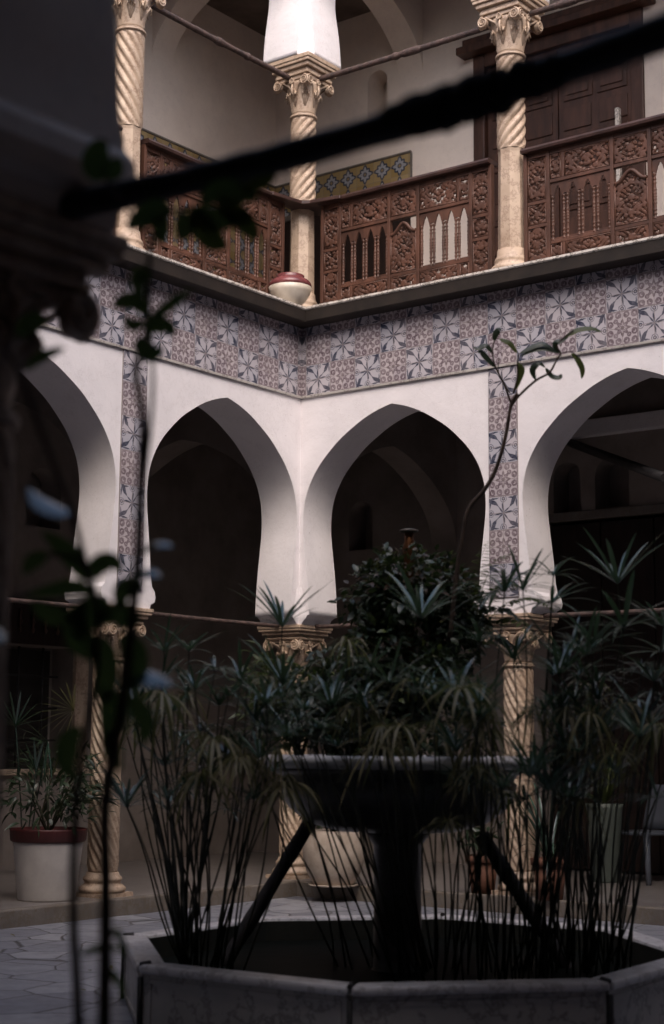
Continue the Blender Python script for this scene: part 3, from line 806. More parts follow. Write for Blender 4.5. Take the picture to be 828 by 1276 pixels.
for b, s in ((b1, (1.0, 1, 1)),): pass
# small corner panels and the shelf through which the corner column rises
t = thing('corner_shelf', 'dark flat shelf of the handrail wrapping the corner column', 'shelf', (-.05, .05, HL+1.012))
m = MB(); m.prism([(0, 0)], 0, 0) if False else None
sh = [(-.13, -.42), (-.02, -.40), (.035, -.06), (.10, -.03), (.40, .02), (.42, .13), (-.02, .15+.14), (-.27, .20), (-.15, .0)]
m.add([(x, y, z) for z in (0, .035) for x, y in [(p[0]+.05, p[1]-.05) for p in sh]], [tuple(range(9))[::-1], tuple(range(9, 18))] + [(i, (i+1) % 9, 9+(i+1) % 9, 9+i) for i in range(9)])
m.build('board', 'handrail', t, bevel=.006)

# ------------------------------------------------------------------ upper gallery: door, dado, rod
t = thing('wooden_door', 'tall dark carved wooden double door in the upper gallery', 'door', (1.5, G, HL))
m = MB(); y = -.03
for x0, x1, z0, z1 in ((-.93, -.80, 0, 3.0), (.79, .92, 0, 3.0), (-.80, .79, 2.86, 3.0)): m.box((x0, y, z0), (x1, .12, z1))
m.build('frame', 'wood_dark', t, bevel=.01)
m = MB(); m.box((-1.05, -.16, 3.0), (1.05, .05, 3.08)); m.box((-1.0, -.12, 3.08), (1.0, .02, 3.16)); m.build('lintel', 'wood_dark', t, bevel=.01)
for k, x0 in enumerate((-.795, .0)):
    m = MB(); m.box((x0+.004, .03, .01), (x0+.786, .09, 2.855)); lf = m.build('leaf', 'wood_dark', t)
    p = MB(); rr = random.Random(5+k)
    for j in range(5):
        z0 = .12 + j*.545
        if j % 2 == 0:
            for q in (0, 1): p.box((x0+.06+q*.36, .016, z0), (x0+.37+q*.36, .0295, z0+.47)); p.box((x0+.10+q*.36, .004, z0+.05), (x0+.33+q*.36, .0155, z0+.17)); p.box((x0+.10+q*.36, .004, z0+.22), (x0+.33+q*.36, .0155, z0+.40))
        else:
            p.box((x0+.06, .016, z0), (x0+.73, .0295, z0+.2)); p.box((x0+.12, .004, z0+.04), (x0+.67, .0155, z0+.16)); p.box((x0+.06, .016, z0+.25), (x0+.35, .0295, z0+.47)); p.box((x0+.44, .016, z0+.25), (x0+.73, .0295, z0+.47))
    p.build('door_panel', 'wood_dark', lf, bevel=.004)
m = MB(); m.box((2.16, 1.90, HL), (2.20, 1.955, 7.12)); tag(m.build('white_pole', 'whiteledge', bevel=.006), 'slim white upright pole standing against the dark upper door', 'pole')
for side, a0, a1, lab in (('far', -G+.012, -.20, 'ochre and blue tiled dado on the upper wall right of the corner'), ('left', -G+.012, 3.6, 'ochre and blue tiled dado on the upper wall left of the corner')):
    T = FR[side]
    t = thing('tile_dado', lab, 'tiles', T(a0, G, HL))
    def place2(o, t=t): o.parent = t; o.matrix_parent_inverse = Matrix.Translation(t.location).inverted(); return o
    f = lambda co, s=side: (((co.x if s == 'far' else -co.y))/.22, (co.z-7.25)/.22)
    m = MB(); m.box(T(a0, G-.014, 6.90), T(a1, G+.001, 7.25)); place2(m.build('tile_band', 'ytile', uvf=f))
    m = MB(); m.box(T(a0, G-.03, 6.84), T(a1+.01, G+.001, 6.898)); place2(m.build('wooden_rail', 'kerb', bevel=.006))
    m = MB(); m.box(T(a0, G-.012, HL+.001), T(a1, G+.001, 6.838)); place2(m.build('dado_panel', 'ytile' if side == 'left' else 'wood_lower', uvf=f))  # far panel near black, the dark behind the railing put into its colour
    m = MB(); m.box(T(a0, G-.024, 7.252), T(a1+.012, G+.001, 7.272)); m.box(T(a1+.001, G-.02, 6.90), T(a1+.02, G+.001, 7.2515)); place2(m.build('edging', 'kerb'))

# ------------------------------------------------------------------ urn on the ledge
t = thing('urn', 'squat cream urn with dark red glazed rim standing on the cornice', 'urn', (.085, -.275, HL+.002)); t.scale = (1.2, 1.2, 1.35)
m = MB(); m.lathe([(.055, 0), (.075, .006), (.115, .04), (.148, .09), (.158, .125)], 40); b_ = m.build('body', 'urnbody', t)
m = MB(); m.lathe([(.1575, .1255), (.156, .148), (.140, .168), (.108, .185), (.098, .192), (.104, .203), (.098, .208), (.088, .200), (.085, .17)], 40); m.build('glazed_shoulder', 'urnglaze', t)
# ------------------------------------------------------------------ lower gallery fittings
t = thing('window', 'dim marble framed window with a carved dark wooden lintel at left', 'window', (-GL, -1.195, .985))
m = MB()
m.box((-.02, -1.16, -.02), (.05, 1.20, .035)); m.box((-.01, 1.004, .036), (.04, 1.17, 1.17)); m.box((-.01, -1.15, .036), (.04, -1.004, 1.17)); m.build('frame', 'cream', t, bevel=.006)
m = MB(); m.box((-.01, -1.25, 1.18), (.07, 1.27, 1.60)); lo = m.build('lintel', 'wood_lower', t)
m = MB(); 
for k in range(16): m.lathe([(.008, 0), (.02, .03), (.008, .06), (.022, .10), (.008, .15), (.02, .19), (.008, .22)], 8, (.085, -1.15+k*.155, 1.28))
m.build('turned_ornament', 'wood_dark', lo)
m = MB()
for k in range(6): m.tube([(-.15, -.75+k*.3, .05), (-.15, -.75+k*.3, 1.17)], .012, 6)
for k in range(3): m.tube([(-.15, -.94, .3+k*.3), (-.15, .94, .3+k*.3)], .012, 6)
m.build('grille', 'black', t)
m = MB(); m.box((-.28, -.94, .03), (-.26, .94, 1.15)); m.build('unlit_backing', 'dark', t)  # near-black sheet, darkness of the unlit room behind put in as colour
t = thing('wooden_door', 'wide dark wooden doorway in shade behind the right hand arch', 'door', (2.09, GL, ZF)); t.scale = (1.11, 1, 1.075)
m = MB()
for k in range(4): m.box((-.99+k*.497, .06, .01), (-.50+k*.497, .12, 3.04))
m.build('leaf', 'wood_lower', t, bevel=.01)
m = MB(); m.box((-1.1, -.03, 3.06), (1.1, .05, 3.14)); m.build('lintel', 'kerb', t, bevel=.006)
m = MB(); m.box((.6, GL-.10, 4.20), (4.2, GL, 4.36)); tag(m.build('wall_beam', 'plaster', bevel=.01), 'pale horizontal beam high on the shaded wall behind the right arch', 'beam')
m = MB(); m.tube([(1.27, 2.59, 4.17), (3.3, .405, 3.33)], .04, 10); tag(m.build('ceiling_pole', 'black'), 'dark slanting wooden pole under the right hand gallery ceiling', 'pole')

# ------------------------------------------------------------------ basin and fountain
BC = Vector((4.125, -4.30, 0)); RZ = .31; ROT = R(3.5)
EDGE = 1.10; AP = EDGE/2/math.tan(math.pi/8); RO = EDGE/2/math.sin(math.pi/8)
t = thing('fountain_basin', 'low octagonal basin of stained white marble slabs in the foreground', 'basin', BC, ROT)
def octv(r, z): return [(r*math.cos(R(22.5+45*k)), r*math.sin(R(22.5+45*k)), z) for k in range(8)]
for k in range(8):
    m = MB(); a0, a1 = 22.5+45*k, 22.5+45*(k+1)
    def P_(r, ang, z, gap=0):
        v = Vector((r*math.cos(R(ang)), r*math.sin(R(ang)), z)); return v
    q = []
    o0, o1 = P_(RO-.02, a0, 0), P_(RO-.02, a1, 0); i0, i1 = P_(RO-.115, a0, 0), P_(RO-.115, a1, 0)
    g_ = (o1-o0).normalized()*.008; g2 = (i1-i0).normalized()*.004
    o0 += g_; o1 -= g_; i0 += g2; i1 -= g2; up = Vector((0, 0, RZ-.040))
    m.add([o0, o1, i1, i0, o0+up, o1+up, i1+up, i0+up], [(0,1,5,4),(1,2,6,5),(2,3,7,6),(3,0,4,7),(4,5,6,7),(0,3,2,1)])
    sl_ = m.build('slab', 'greymarble', t, bevel=.006)
    # sunk border on the outer face
    nrm = P_(1, (a0+a1)/2, 0); m = MB(); d = (o1-o0); L_ = d.length; d.normalize()
    for (u0, u1, z0, z1) in ((.03, L_-.03, RZ-.078, RZ-.060), (.03, L_-.03, .03, .05), (.03, .05, .051, RZ-.079), (L_-.05, L_-.03, .051, RZ-.079)):
        vs = [o0 + d*u + nrm*w__ + Vector((0,0,z)) for w__ in (-.001, .007) for u, z in ((u0,z0),(u1,z0),(u1,z1),(u0,z1))]
        m.add(vs, [(0,1,2,3),(4,5,6,7),(0,1,5,4),(1,2,6,5),(2,3,7,6),(3,0,4,7)])
    m.build('moulding', 'greymarble', sl_, bevel=.002)
    m = MB(); c0, c1 = P_(RO+.008, a0, RZ-.0385), P_(RO+.008, a1, RZ-.0385); j0, j1 = P_(RO-.135, a0, RZ-.0385), P_(RO-.135, a1, RZ-.0385)
    c0 += g_; c1 -= g_; j0 += g2; j1 -= g2; up = Vector((0, 0, .0385))
    m.add([c0, c1, j1, j0, c0+up, c1+up, j1+up, j0+up], [(0,1,5,4),(1,2,6,5),(2,3,7,6),(3,0,4,7),(4,5,6,7),(0,3,2,1)])
    m.build('rim', 'rimmarble', t, bevel=.014)
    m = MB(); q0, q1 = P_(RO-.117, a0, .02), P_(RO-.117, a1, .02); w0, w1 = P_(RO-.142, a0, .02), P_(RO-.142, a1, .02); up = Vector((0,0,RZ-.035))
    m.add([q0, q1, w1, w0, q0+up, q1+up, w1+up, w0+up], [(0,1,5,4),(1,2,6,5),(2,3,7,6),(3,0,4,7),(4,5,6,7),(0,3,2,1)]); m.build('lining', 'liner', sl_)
    m = MB(); v = P_(RO-.012, a0, RZ-.03); m.tube([v + Vector((0,0,-.28)), v+Vector((0,0,-.024))], .012, 8); m.tube([v+Vector((-.0,0,.028))*1, P_(RO-.06, a0, RZ+.003)], .012, 6)
    m.build('iron_clamp', 'black', t)
m = MB(); m.add(octv(RO-.13, .19), [tuple(range(8))]); o = m.build('water', 'water'); o.location = BC; o.rotation_euler = (0, 0, ROT); tag(o, kind='structure')
m = MB(); m.add(octv(RO-.10, .012), [tuple(range(8))]); o = m.build('basin_bottom', 'soil'); o.location = BC; o.rotation_euler = (0, 0, ROT); tag(o, kind='structure')
FC = BC + Vector((-.03, -.02, 0))
t = thing('fountain_bowl', 'wide dark marble fountain bowl on a thick central pedestal in the basin', 'fountain', FC)
m = MB(); m.lathe([(.20, .02), (.20, .12), (.15, .16), (.118, .20), (.116, .55), (.118, .78), (.15, .82), (.16, .84)], 32); m.build('pedestal', 'bowlmarble', t)
m = MB(); m.lathe([(.12, .841), (.30, .85), (.43, .885), (.525, .95), (.575, 1.02), (.585, 1.075), (.565, 1.095), (.565, 1.11), (.60, 1.125), (.645, 1.150), (.60, 1.149), (.54, 1.04), (.40, .94), (.1, .92)], 64); m.build('bowl', 'bowlmarble', t)
m = MB(); m.lathe([(.60, 1.1505), (.662, 1.152), (.688, 1.166), (.694, 1.185), (.688, 1.204), (.668, 1.212), (.620, 1.208), (.60, 1.19)], 72); m.lathe([(0.0, 1.13), (.6, 1.131)], 32, cap=False); m.build('rim', 'rimmarble', t)
# two slanting iron-dark props under the bowl
for a, b, lab in (((388, 1022), (306, 1158), 'dark slanting prop under the left of the fountain bowl'), ((600, 1040), (680, 1165), 'dark slanting prop under the right of the fountain bowl')):
    p0 = at(*a, 7.95); p1 = at(*b, 7.85); d = (p1-p0)
    m = MB(); n = 16; rn = random.Random(a[0]); p1 = p0 + d*((p0.z-.05)/(-d.z)) if d.z < 0 else p1
    m.tube([p0 + (p1-p0)*k/n - p1 for k in range(n+1)], [.036*(1+rn.uniform(-.12, .12)) for k in range(n+1)], 12)
    o = m.build('prop', 'black'); o.location = p1; tag(o, lab, 'prop', 'props under the fountain bowl')
pf = at(510, 690, 7.95)
t = thing('copper_finial', 'small copper spout with a flat cap poking out above the shrub', 'finial', (FC.x, FC.y, 1.15))
top = at(510, 660, 7.95).z - 1.15
off = Vector((pf.x-FC.x, pf.y-FC.y, 0))
m = MB(); m.lathe([(.028, 0), (.026, top-.12), (.034, top-.10), (.024, top-.06), (.024, top-.012)], 20, tuple(off)); m.build('pipe', 'copper', t)
m = MB(); m.lathe([(.030, top-.0115), (.046, top-.008), (.046, top), (.03, top+.004)], 20, tuple(off)); m.build('cap', 'kerb', t)

# ------------------------------------------------------------------ plants
def strap(m, base, d, up, L, wd, droop, n=6, fold=.25):
    "one narrow arching leaf"
    d = d.normalized(); s = d.cross(Vector((0,0,1)));
    if s.length < 1e-3: s = Vector((1,0,0))
    s.normalize(); vs = []
    for k in range(n+1):
        f = k/n; p = base + d*(L*f) + Vector((0,0,1))*(up*L*f - droop*L*f*f)
        w_ = wd*(math.sin(math.pi*min(1, .12+f*.88))**.6)*(1 if f < .98 else .15)
        tilt = Vector((0, 0, fold*w_))
        vs += [p - s*w_ + tilt, p, p + s*w_ + tilt]
    fs = []
    for k in range(n): b = k*3; fs += [(b, b+1, b+4, b+3), (b+1, b+2, b+5, b+4)]
    m.add(vs, fs, True)
def broad(m, base, d, nrm, L, wd, curl=.2, n=7):
    d = d.normalized(); s = d.cross(nrm).normalized(); nn = s.cross(d).normalized(); vs = []
    for k in range(n+1):
        f = k/n; p = base + d*(L*f) - nn*(curl*L*f*f)
        w_ = wd*(math.sin(math.pi*(f**.8))**.8 if 0 < f < 1 else .02)
        vs += [p - s*w_ + nn*(w_*.25), p, p + s*w_ + nn*(w_*.25)]
    fs = []
    for k in range(n): b = k*3; fs += [(b, b+1, b+4, b+3), (b+1, b+2, b+5, b+4)]
    m.add(vs, fs, True)
def stalk(parent, origin, b, tp, rn, rad=.20, nl=16, lean=None, mat='sedge', up=.55, droop=.75):
    m = MB(); b = b - origin; tp = tp - origin; n = 9
    bow = Vector((rn.gauss(0, .035), rn.gauss(0, .035), 0)); b2_ = Vector((rn.gauss(0, .012), rn.gauss(0, .012), 0)); pts = []
    for k in range(n+1):
        f = k/n; pts.append(b.lerp(tp, f) + bow*math.sin(math.pi*f) + b2_*math.sin(2*math.pi*f))
    m.tube(pts, [.0055 - .0025*k/n for k in range(n+1)], 5)
    st = m.build('stalk', 'stem', parent, recalc=False)
    m = MB(); a0 = rn.uniform(0, 6.3)
    for k in range(nl):
        a = a0 + 2*math.pi*k/nl + rn.uniform(-.12, .12)
        d = Vector((math.cos(a), math.sin(a), 0))
        strap(m, tp, d, rn.uniform(up-.3, up+.45), rad*rn.uniform(.7, 1.15), rad*.034*rn.uniform(.8, 1.3), droop*rn.uniform(.6, 1.3))
    if rn.random() < .4:
        for k in range(8):
            a = rn.uniform(0, 6.3); strap(m, tp, Vector((math.cos(a), math.sin(a), 0)), 1.2, rad*.3, .0015, .2, 3)
    m.build('leaf_whorl', mat, st, recalc=False)
def clump(label, base, spread, heads, rnd_n, box, seed, depth, group='umbrella sedge clumps'):
    rn = random.Random(seed); base = Vector(base)
    t = thing('umbrella_sedge', label, 'plant', base, 0, group)
    L_ = [(x, y, d, r, mt) for x, y, d, r, mt in heads]
    for k in range(rnd_n):
        L_.append((rn.uniform(box[0], box[2]), rn.uniform(box[1], box[3]), depth + rn.uniform(-.6, .5), rn.uniform(.12, .20), 'sedge_dry' if rn.random() < .22 else 'sedge'))
    for x, y, d, r, mt in L_[len(heads):]: pass
    L_ = [q for i, q in enumerate(L_) if i < len(heads) or not (612 < q[0] < 672 and q[1] < 945)]
    for x, y, d, r, mt in L_:
        tp = at(x, y, d)
        a = rn.uniform(0, 6.3); q = rn.uniform(0, 1)**.5
        b = base + Vector((spread*q*math.cos(a), spread*q*math.sin(a), 0))
        b = b.lerp(Vector((tp.x, tp.y, b.z)), rn.uniform(.3, .6))
        q_ = b - BC; q_.z = 0
        if q_.length > 1.08: q_ *= 1.08/q_.length; b = Vector((BC.x+q_.x, BC.y+q_.y, b.z))
        stalk(t, base, b, tp, rn, r*rn.uniform(1.0, 1.2), rn.randint(12, 18), mat=mt, up=rn.uniform(.30, 1.0) if mt == 'sedge' else .3, droop=(rn.uniform(.2, .6) if mt == 'sedge' else rn.uniform(.9, 1.6)))
    return t
S_, D_ = 'sedge', 'sedge_dry'
def onfloor(px, py, z):
    d = Fv + R2*((px-414)/1985.95) - U2*((py-638)/1985.95); k = (z-CAM.z)/d.z; return CAM + d*k
bL = onfloor(225, 1190, .19); bR = onfloor(640, 1195, .19); bR2 = onfloor(730, 1180, .19); bM = onfloor(560, 1190, .19)
clump('tall umbrella sedge clump at the left of the basin with many bare stalks', bL, .20,
      [(352, 782, 7.1, .20, S_), (236, 812, 7.0, .19, S_), (268, 836, 7.0, .2, S_), (205, 812, 6.8, .17, S_), (300, 850, 7.0, .18, S_), (190, 905, 6.8, .18, S_), (250, 912, 6.9, .22, S_),
       (165, 850, 6.7, .14, D_), (318, 900, 7.1, .18, S_), (228, 866, 6.9, .16, D_), (335, 845, 7.2, .15, D_), (282, 945, 7.0, .19, S_), (205, 955, 6.8, .17, S_)],
      40, (150, 850, 360, 1010), 11, 6.95)
clump('umbrella sedge clump before the fountain pedestal with blue grey heads', bM, .16,
      [(525, 772, 7.0, .26, S_), (568, 868, 6.7, .26, S_), (463, 832, 6.9, .20, S_), (478, 905, 6.7, .16, D_), (598, 800, 6.8, .18, S_), (560, 1025, 6.5, .14, D_), (432, 800, 7.0, .16, D_),
       (545, 905, 6.6, .18, D_), (420, 870, 7.0, .18, S_), (510, 850, 6.9, .18, D_)], 26, (350, 850, 620, 935), 12, 6.8)
clump('umbrella sedge clump at the right of the basin crossing the twisted column', bR, .20,
      [(629, 738, 6.9, .24, S_), (652, 736, 6.8, .18, S_), (688, 752, 6.9, .22, S_), (690, 718, 7.1, .17, S_), (640, 822, 6.8, .18, S_), (706, 832, 6.7, .22, S_), (612, 912, 6.7, .18, D_),
       (665, 882, 6.8, .15, D_), (698, 902, 6.7, .19, S_), (590, 930, 6.7, .17, D_)], 40, (560, 850, 740, 1010), 13, 6.8)
clump('umbrella sedge clump at the far right edge of the basin', bR2, .22,
      [(778, 782, 6.8, .26, S_), (770, 728, 7.0, .24, S_), (745, 850, 6.9, .18, S_), (815, 850, 6.8, .22, S_), (800, 905, 6.9, .2, S_), (826, 780, 6.8, .2, S_), (740, 925, 6.8, .2, D_), (772, 880, 6.8, .2, D_)],
      38, (670, 800, 850, 1010), 14, 6.85)
bD = onfloor(505, 1168, .19)
clump('few umbrella sedge stalks leaning left across the fountain pedestal', bD, .07,
      [(322, 905, 6.9, .17, S_), (345, 935, 6.8, .15, D_), (300, 935, 6.9, .16, S_), (372, 900, 6.9, .15, S_), (352, 968, 6.7, .12, D_)], 0, (300, 880, 380, 990), 15, 6.8)
# dense shrub growing in the bowl
rn = random.Random(21)
cen = at(512, 812, 7.95); cen.z = at(512, 812, 7.95).z
t = thing('shrub', 'dense dark rounded shrub growing out of the fountain bowl', 'shrub', (cen.x, cen.y, 1.135))
m = MB(); m.tube([(0,0,0), (.01,0,.35), (0,.02,.6)], [.03,.022,.012], 8)
for k in range(14):
    a = k*2.4; m.tube([(0,0,.2+.02*k), (.16*math.cos(a), .16*math.sin(a), .45+.02*k), (.32*math.cos(a), .32*math.sin(a), .5+.02*k)], [.01,.007,.003], 5)
m.build('branches', 'bark', t)
lobes = [(Vector((0,0,.50)), .30)] + [(Vector((math.cos(a)*r, math.sin(a)*r, z)), s) for a, r, z, s in
        [(rn.uniform(0, 6.3), rn.uniform(.12, .32), rn.uniform(.1, .97), rn.uniform(.11, .19)) for k in range(34)]]
def leaves(mat, n, sel, size):
    m = MB(); c = 0
    while c < n:
        lc, lr = rn.choice(lobes)
        d = Vector((rn.gauss(0,1), rn.gauss(0,1), rn.gauss(0,1))).normalized(); r = lr*rn.uniform(.55, 1.06)
        p = lc + d*r
        if p.z > 1.12 or p.z < -.1 or not sel(p): continue
        if math.hypot(p.x, p.y) > .47*math.sqrt(max(0.02, 1-(max(0, p.z-.25)/.91)**2.2)): continue
        dd = (d + Vector((rn.gauss(0,.6), rn.gauss(0,.6), rn.gauss(0,.4)))); L = size*rn.uniform(.6, 1.4)
        broad(m, p, dd, Vector((rn.gauss(0,.5), rn.gauss(0,.5), 1)), L, L*.28, rn.uniform(.1, .6), 3); c += 1
    return m.build('foliage', mat, t, recalc=False)
leaves('leaf', 7500, lambda p: True, .045); leaves('leafred', 900, lambda p: p.z > .86, .04); leaves('leafyel', 300, lambda p: p.z > .3 and p.z < .75, .045)
# a second, looser plant spilling over the left of the bowl
# fern fronds on the right of the shrub
t = thing('fern', 'arching green fern beside the shrub at the left of the tiled pier', 'fern', at(590, 800, 7.8))
o_ = t.location.copy(); rn = random.Random(5)
for tip, mid in (((655, 735), (610, 700)), ((668, 800), (640, 740)), ((640, 690), (600, 690)), ((690, 760), (640, 715)), ((650, 840), (635, 770)), ((612, 672), (588, 700)), ((672, 715), (625, 698)), ((648, 775), (620, 730))):
    b = Vector((0,0,0)); q1 = at(*mid, 7.7+rn.uniform(-.1,.1))-o_; q2 = at(*tip, 7.6+rn.uniform(-.2,.2))-o_; pts = []
    for k in range(25):
        f = k/24; pts.append(b.lerp(q1, f).lerp(q1.lerp(q2, f), f))
    m = MB(); m.tube(pts, [.003*(1-f/26) for f in range(25)], 4)
    for k in range(3, 25):
        d = (pts[min(k+1,24)]-pts[k-1]).normalized(); s = d.cross(Vector((0,0,1))).normalized(); L = .055*math.sin(math.pi*(k/26)**.7)+.01
        for sg in (-1, 1): broad(m, pts[k], s*sg + d*.5 + Vector((0,0,rn.uniform(-.5,.1))), Vector((0,0,1)), L, L*.20, .2, 3)
    m.build('frond', 'leafyel' if rn.random() < .35 else 'leaf', t, recalc=False)
# bare sapling with few long leaves in front of the tiled pier
base = at(571, 702, 7.75)
t = thing('sapling', 'thin bare sapling with a few long drooping leaves before the tiled pier', 'sapling', base)
def poly(m, P, d, r0, r1, o, sm=4):
    pts = [at(x, y, d) for x, y in P]; out = []
    for i in range(len(pts)-1):
        p0, p1, p2, p3 = pts[max(i-1,0)], pts[i], pts[i+1], pts[min(i+2,len(pts)-1)]
        for j in range(sm):
            u = j/sm; out.append(.5*((2*p1)+(-p0+p2)*u+(2*p0-5*p1+4*p2-p3)*u*u+(-p0+3*p1-3*p2+p3)*u**3))
    out.append(pts[-1]); n = len(out)
    m.tube([p-o for p in out], [r0+(r1-r0)*k/(n-1) for k in range(n)], 7)
DS = 7.75
m = MB(); poly(m, [(560,800),(571,702),(576,672),(584,634),(604,610),(618,585),(630,545),(637,505),(645,490)], DS, .013, .008, base); m.build('trunk', 'bark', t)
m = MB()
poly(m, [(637,506),(648,492),(668,474),(685,464),(694,448),(699,440),(694,432),(702,421),(715,412)], DS, .007, .003, base)
poly(m, [(638,505),(628,478),(618,458),(614,440),(616,425)], DS, .006, .003, base); poly(m, [(636,490),(622,465),(622,445)], DS, .004, .002, base)
poly(m, [(640,490),(645,470),(645,452),(647,440)], DS, .005, .003, base); poly(m, [(697,441),(712,438),(720,445)], DS, .003, .002, base)
m.build('branches', 'bark', t)
def pleaf(parent, o, pts, d, wd, mat, name='leaf', tiltv=None):
    "leaf following picture points, lying in space at distance d"
    P = [at(x, y, d + (dd[0] if dd else 0)) - o for x, y, *dd in pts]; out = []
    for i in range(len(P)-1):
        p0, p1, p2, p3 = P[max(i-1,0)], P[i], P[i+1], P[min(i+2,len(P)-1)]
        for j in range(4):
            u = j/4; out.append(.5*((2*p1)+(-p0+p2)*u+(2*p0-5*p1+4*p2-p3)*u*u+(-p0+3*p1-3*p2+p3)*u**3))
    out.append(P[-1]); n = len(out)-1; m = MB(); vs = []
    for k, p in enumerate(out):
        tdir = (out[min(k+1,n)]-out[max(k-1,0)]).normalized()
        s = tdir.cross(tiltv or (Fv*.8 + Vector((0,0,-.6)))).normalized(); nn = s.cross(tdir)
        f = k/n; w_ = wd*(math.sin(math.pi*f**.85)**.75 if 0 < f < 1 else .03)
        vs += [p-s*w_+nn*w_*.2, p, p+s*w_+nn*w_*.2]
    fs = []
    for k in range(n): b = k*3; fs += [(b, b+1, b+4, b+3), (b+1, b+2, b+5, b+4)]
    m.add(vs, fs, True); return m.build(name, mat, parent, recalc=False)
for P in ([(702,421),(720,411),(738,409),(750,414)], [(693,437),(676,428),(660,434),(647,441)], [(697,440),(680,434),(664,436),(649,444)], [(712,440),(720,447),(726,460),(725,472)],
          [(645,452),(650,458),(648,470),(643,486)], [(668,474),(664,460),(672,452),(680,458)], [(614,440),(606,430),(596,434),(590,432)], [(618,458),(608,447),(600,438),(596,440)],
          [(616,425),(618,416),(622,410),(624,412)], [(645,440),(636,428),(628,424),(622,422)], [(680,458),(688,468),(697,470),(700,466)], [(697,441),(692,428),(700,424),(708,420)]):
    pleaf(t, base, P, DS, .017, 'leafyel' if P[0][0] in (702, 712, 645) else 'leaf')

# ------------------------------------------------------------------ pots on the gallery step
def pot_thing(name, label, loc, prof, mat, band=None, group=None, soilr=.15, soilz=.3):
    t = thing(name, label, 'plant pot', loc, 0, group)
    m = MB(); m.lathe(prof, 48); m.build('body', mat, t)
    if band: m = MB(); m.lathe(band[0], 96, fn=lambda R_, z, a: R_*(1+.008*math.cos(a*40))); m.build('rim_band', band[1], t)
    m = MB(); m.lathe([(.0, soilz), (soilr, soilz+.002)], 24, cap=False); m.build('soil', 'soil', t, recalc=False)
    return t
wp = Vector((-.12, -2.58, ZF)); wp = onfloor(58, 1121, ZF)
pot_thing('plant_pot', 'tall white tapering pot with a dark red ribbed band at left', wp,
    [(.205, 0), (.212, .012), (.255, .40), (.26, .42)], 'whitepot', ([(.263, .4205), (.275, .43), (.282, .50), (.286, .515), (.272, .516), (.262, .48)], 'redband'), soilr=.26, soilz=.47)
rp = onfloor(416, 1104, ZF)
pot_thing('plant_pot', 'round bulging pale stone pot beside the corner column', rp,
    [(.13, 0), (.17, .02), (.225, .12), (.255, .24), (.262, .34), (.250, .42), (.235, .45), (.225, .44)], 'stonepot', soilr=.225, soilz=.42)
m = MB(); m.lathe([(.0, 0), (.18, .0), (.21, .012), (.205, .018), (.17, .008)], 40, cap=False); o = m.build('pot_saucer', 'stonepot', recalc=False); o.location = rp + Vector((0,0,.001)); tag(o, 'flat pale saucer under the round stone pot', 'saucer')
for k, (px, py, s, lab) in enumerate(((602, 1113, 1.0, 'small terracotta pot left of the slanting prop at right'), (686, 1121, 1.05, 'terracotta pot behind the sedge stalks at right'))):
    tp_ = onfloor(px, py, ZF)
    pot_thing('terracotta_pot', lab, tp_, [(.09*s, 0), (.12*s, .24*s), (.118*s, .24*s)], 'terracotta', ([(.122*s, .2405*s), (.138*s, .242*s), (.140*s, .29*s), (.125*s, .292*s), (.12*s, .27*s)], 'terracotta'), 'terracotta pots', .12*s, .27*s)
tb = onfloor(755, 1099, ZF)
pot_thing('tall_pot', 'tall pale green plastic tub behind the sedge at right', tb, [(.11, 0), (.115, .01), (.155, .62), (.165, .66), (.150, .66)], 'palepot', soilr=.15, soilz=.63)
def bushy(label, loc, z, n, rad, h, seed, L, mat='leaf', cat='plant', name='potted_plant', wd=.3):
    rn = random.Random(seed); t = thing(name, label, cat, (loc[0], loc[1], z))
    m = MB(); tips = []
    for k in range(9):
        a = rn.uniform(0, 6.3); q = Vector((rad*.7*math.cos(a), rad*.7*math.sin(a), h*rn.uniform(.5, 1))); m.tube([(0,0,0), q*.5+Vector((0,0,h*.15)), q], [.009,.006,.003], 5); tips.append(q)
    m.build('stems', 'stem', t); m = MB()
    for k in range(n):
        q = rn.choice(tips)*rn.uniform(.4, 1.1) + Vector((rn.gauss(0,rad*.22), rn.gauss(0,rad*.22), rn.gauss(0,h*.1)))
        q.z = max(q.z, .02)
        d = Vector((q.x+rn.gauss(0,.2), q.y+rn.gauss(0,.2), rn.gauss(.1,.2)))
        broad(m, q, d, Vector((rn.gauss(0,.4), rn.gauss(0,.4), 1)), L*rn.uniform(.6, 1.3), L*wd*.5, rn.uniform(.2, .8), 4)
    m.build('foliage', mat, t, recalc=False); return t
bushy('dark leafy bush growing in the white pot at left', wp, ZF+.47, 420, .42, .62, 31, .10)
bushy('low dark plant in the small terracotta pot', onfloor(602, 1113, ZF), ZF+.27, 90, .2, .3, 33, .09)
bushy('dark plant in the round stone pot', rp, ZF+.42, 260, .34, .45, 34, .10)
lp = at(412, 905, 7.9); bushy('loose dark leafy plant spilling over the left half of the fountain bowl', lp, 1.16, 1500, .36, .52, 71, .075, wd=.34)
lp = at(374, 915, 8.05); bushy('loose dark leafy plant hanging over the left rim of the fountain bowl', lp, 1.17, 1300, .25, .50, 72, .07, 'leafyel', wd=.25)
def spiky(label, loc, z, n, L, seed, mat='sedge'):
    rn = random.Random(seed); t = thing('spiky_plant', label, 'plant', (loc[0], loc[1], z)); m = MB()
    for k in range(n):
        a = rn.uniform(0, 6.3); strap(m, Vector((0,0,.0)), Vector((math.cos(a), math.sin(a), 0)), rn.uniform(.8, 2.6), L*rn.uniform(.35, .6), .011, rn.uniform(.2, 1.3), 8)
    m.build('leaves', mat, t, recalc=False)
    m = MB(); m.tube([(0,0,0), (0,0,.06)], [.03,.02], 8); m.build('crown', 'stem', t)
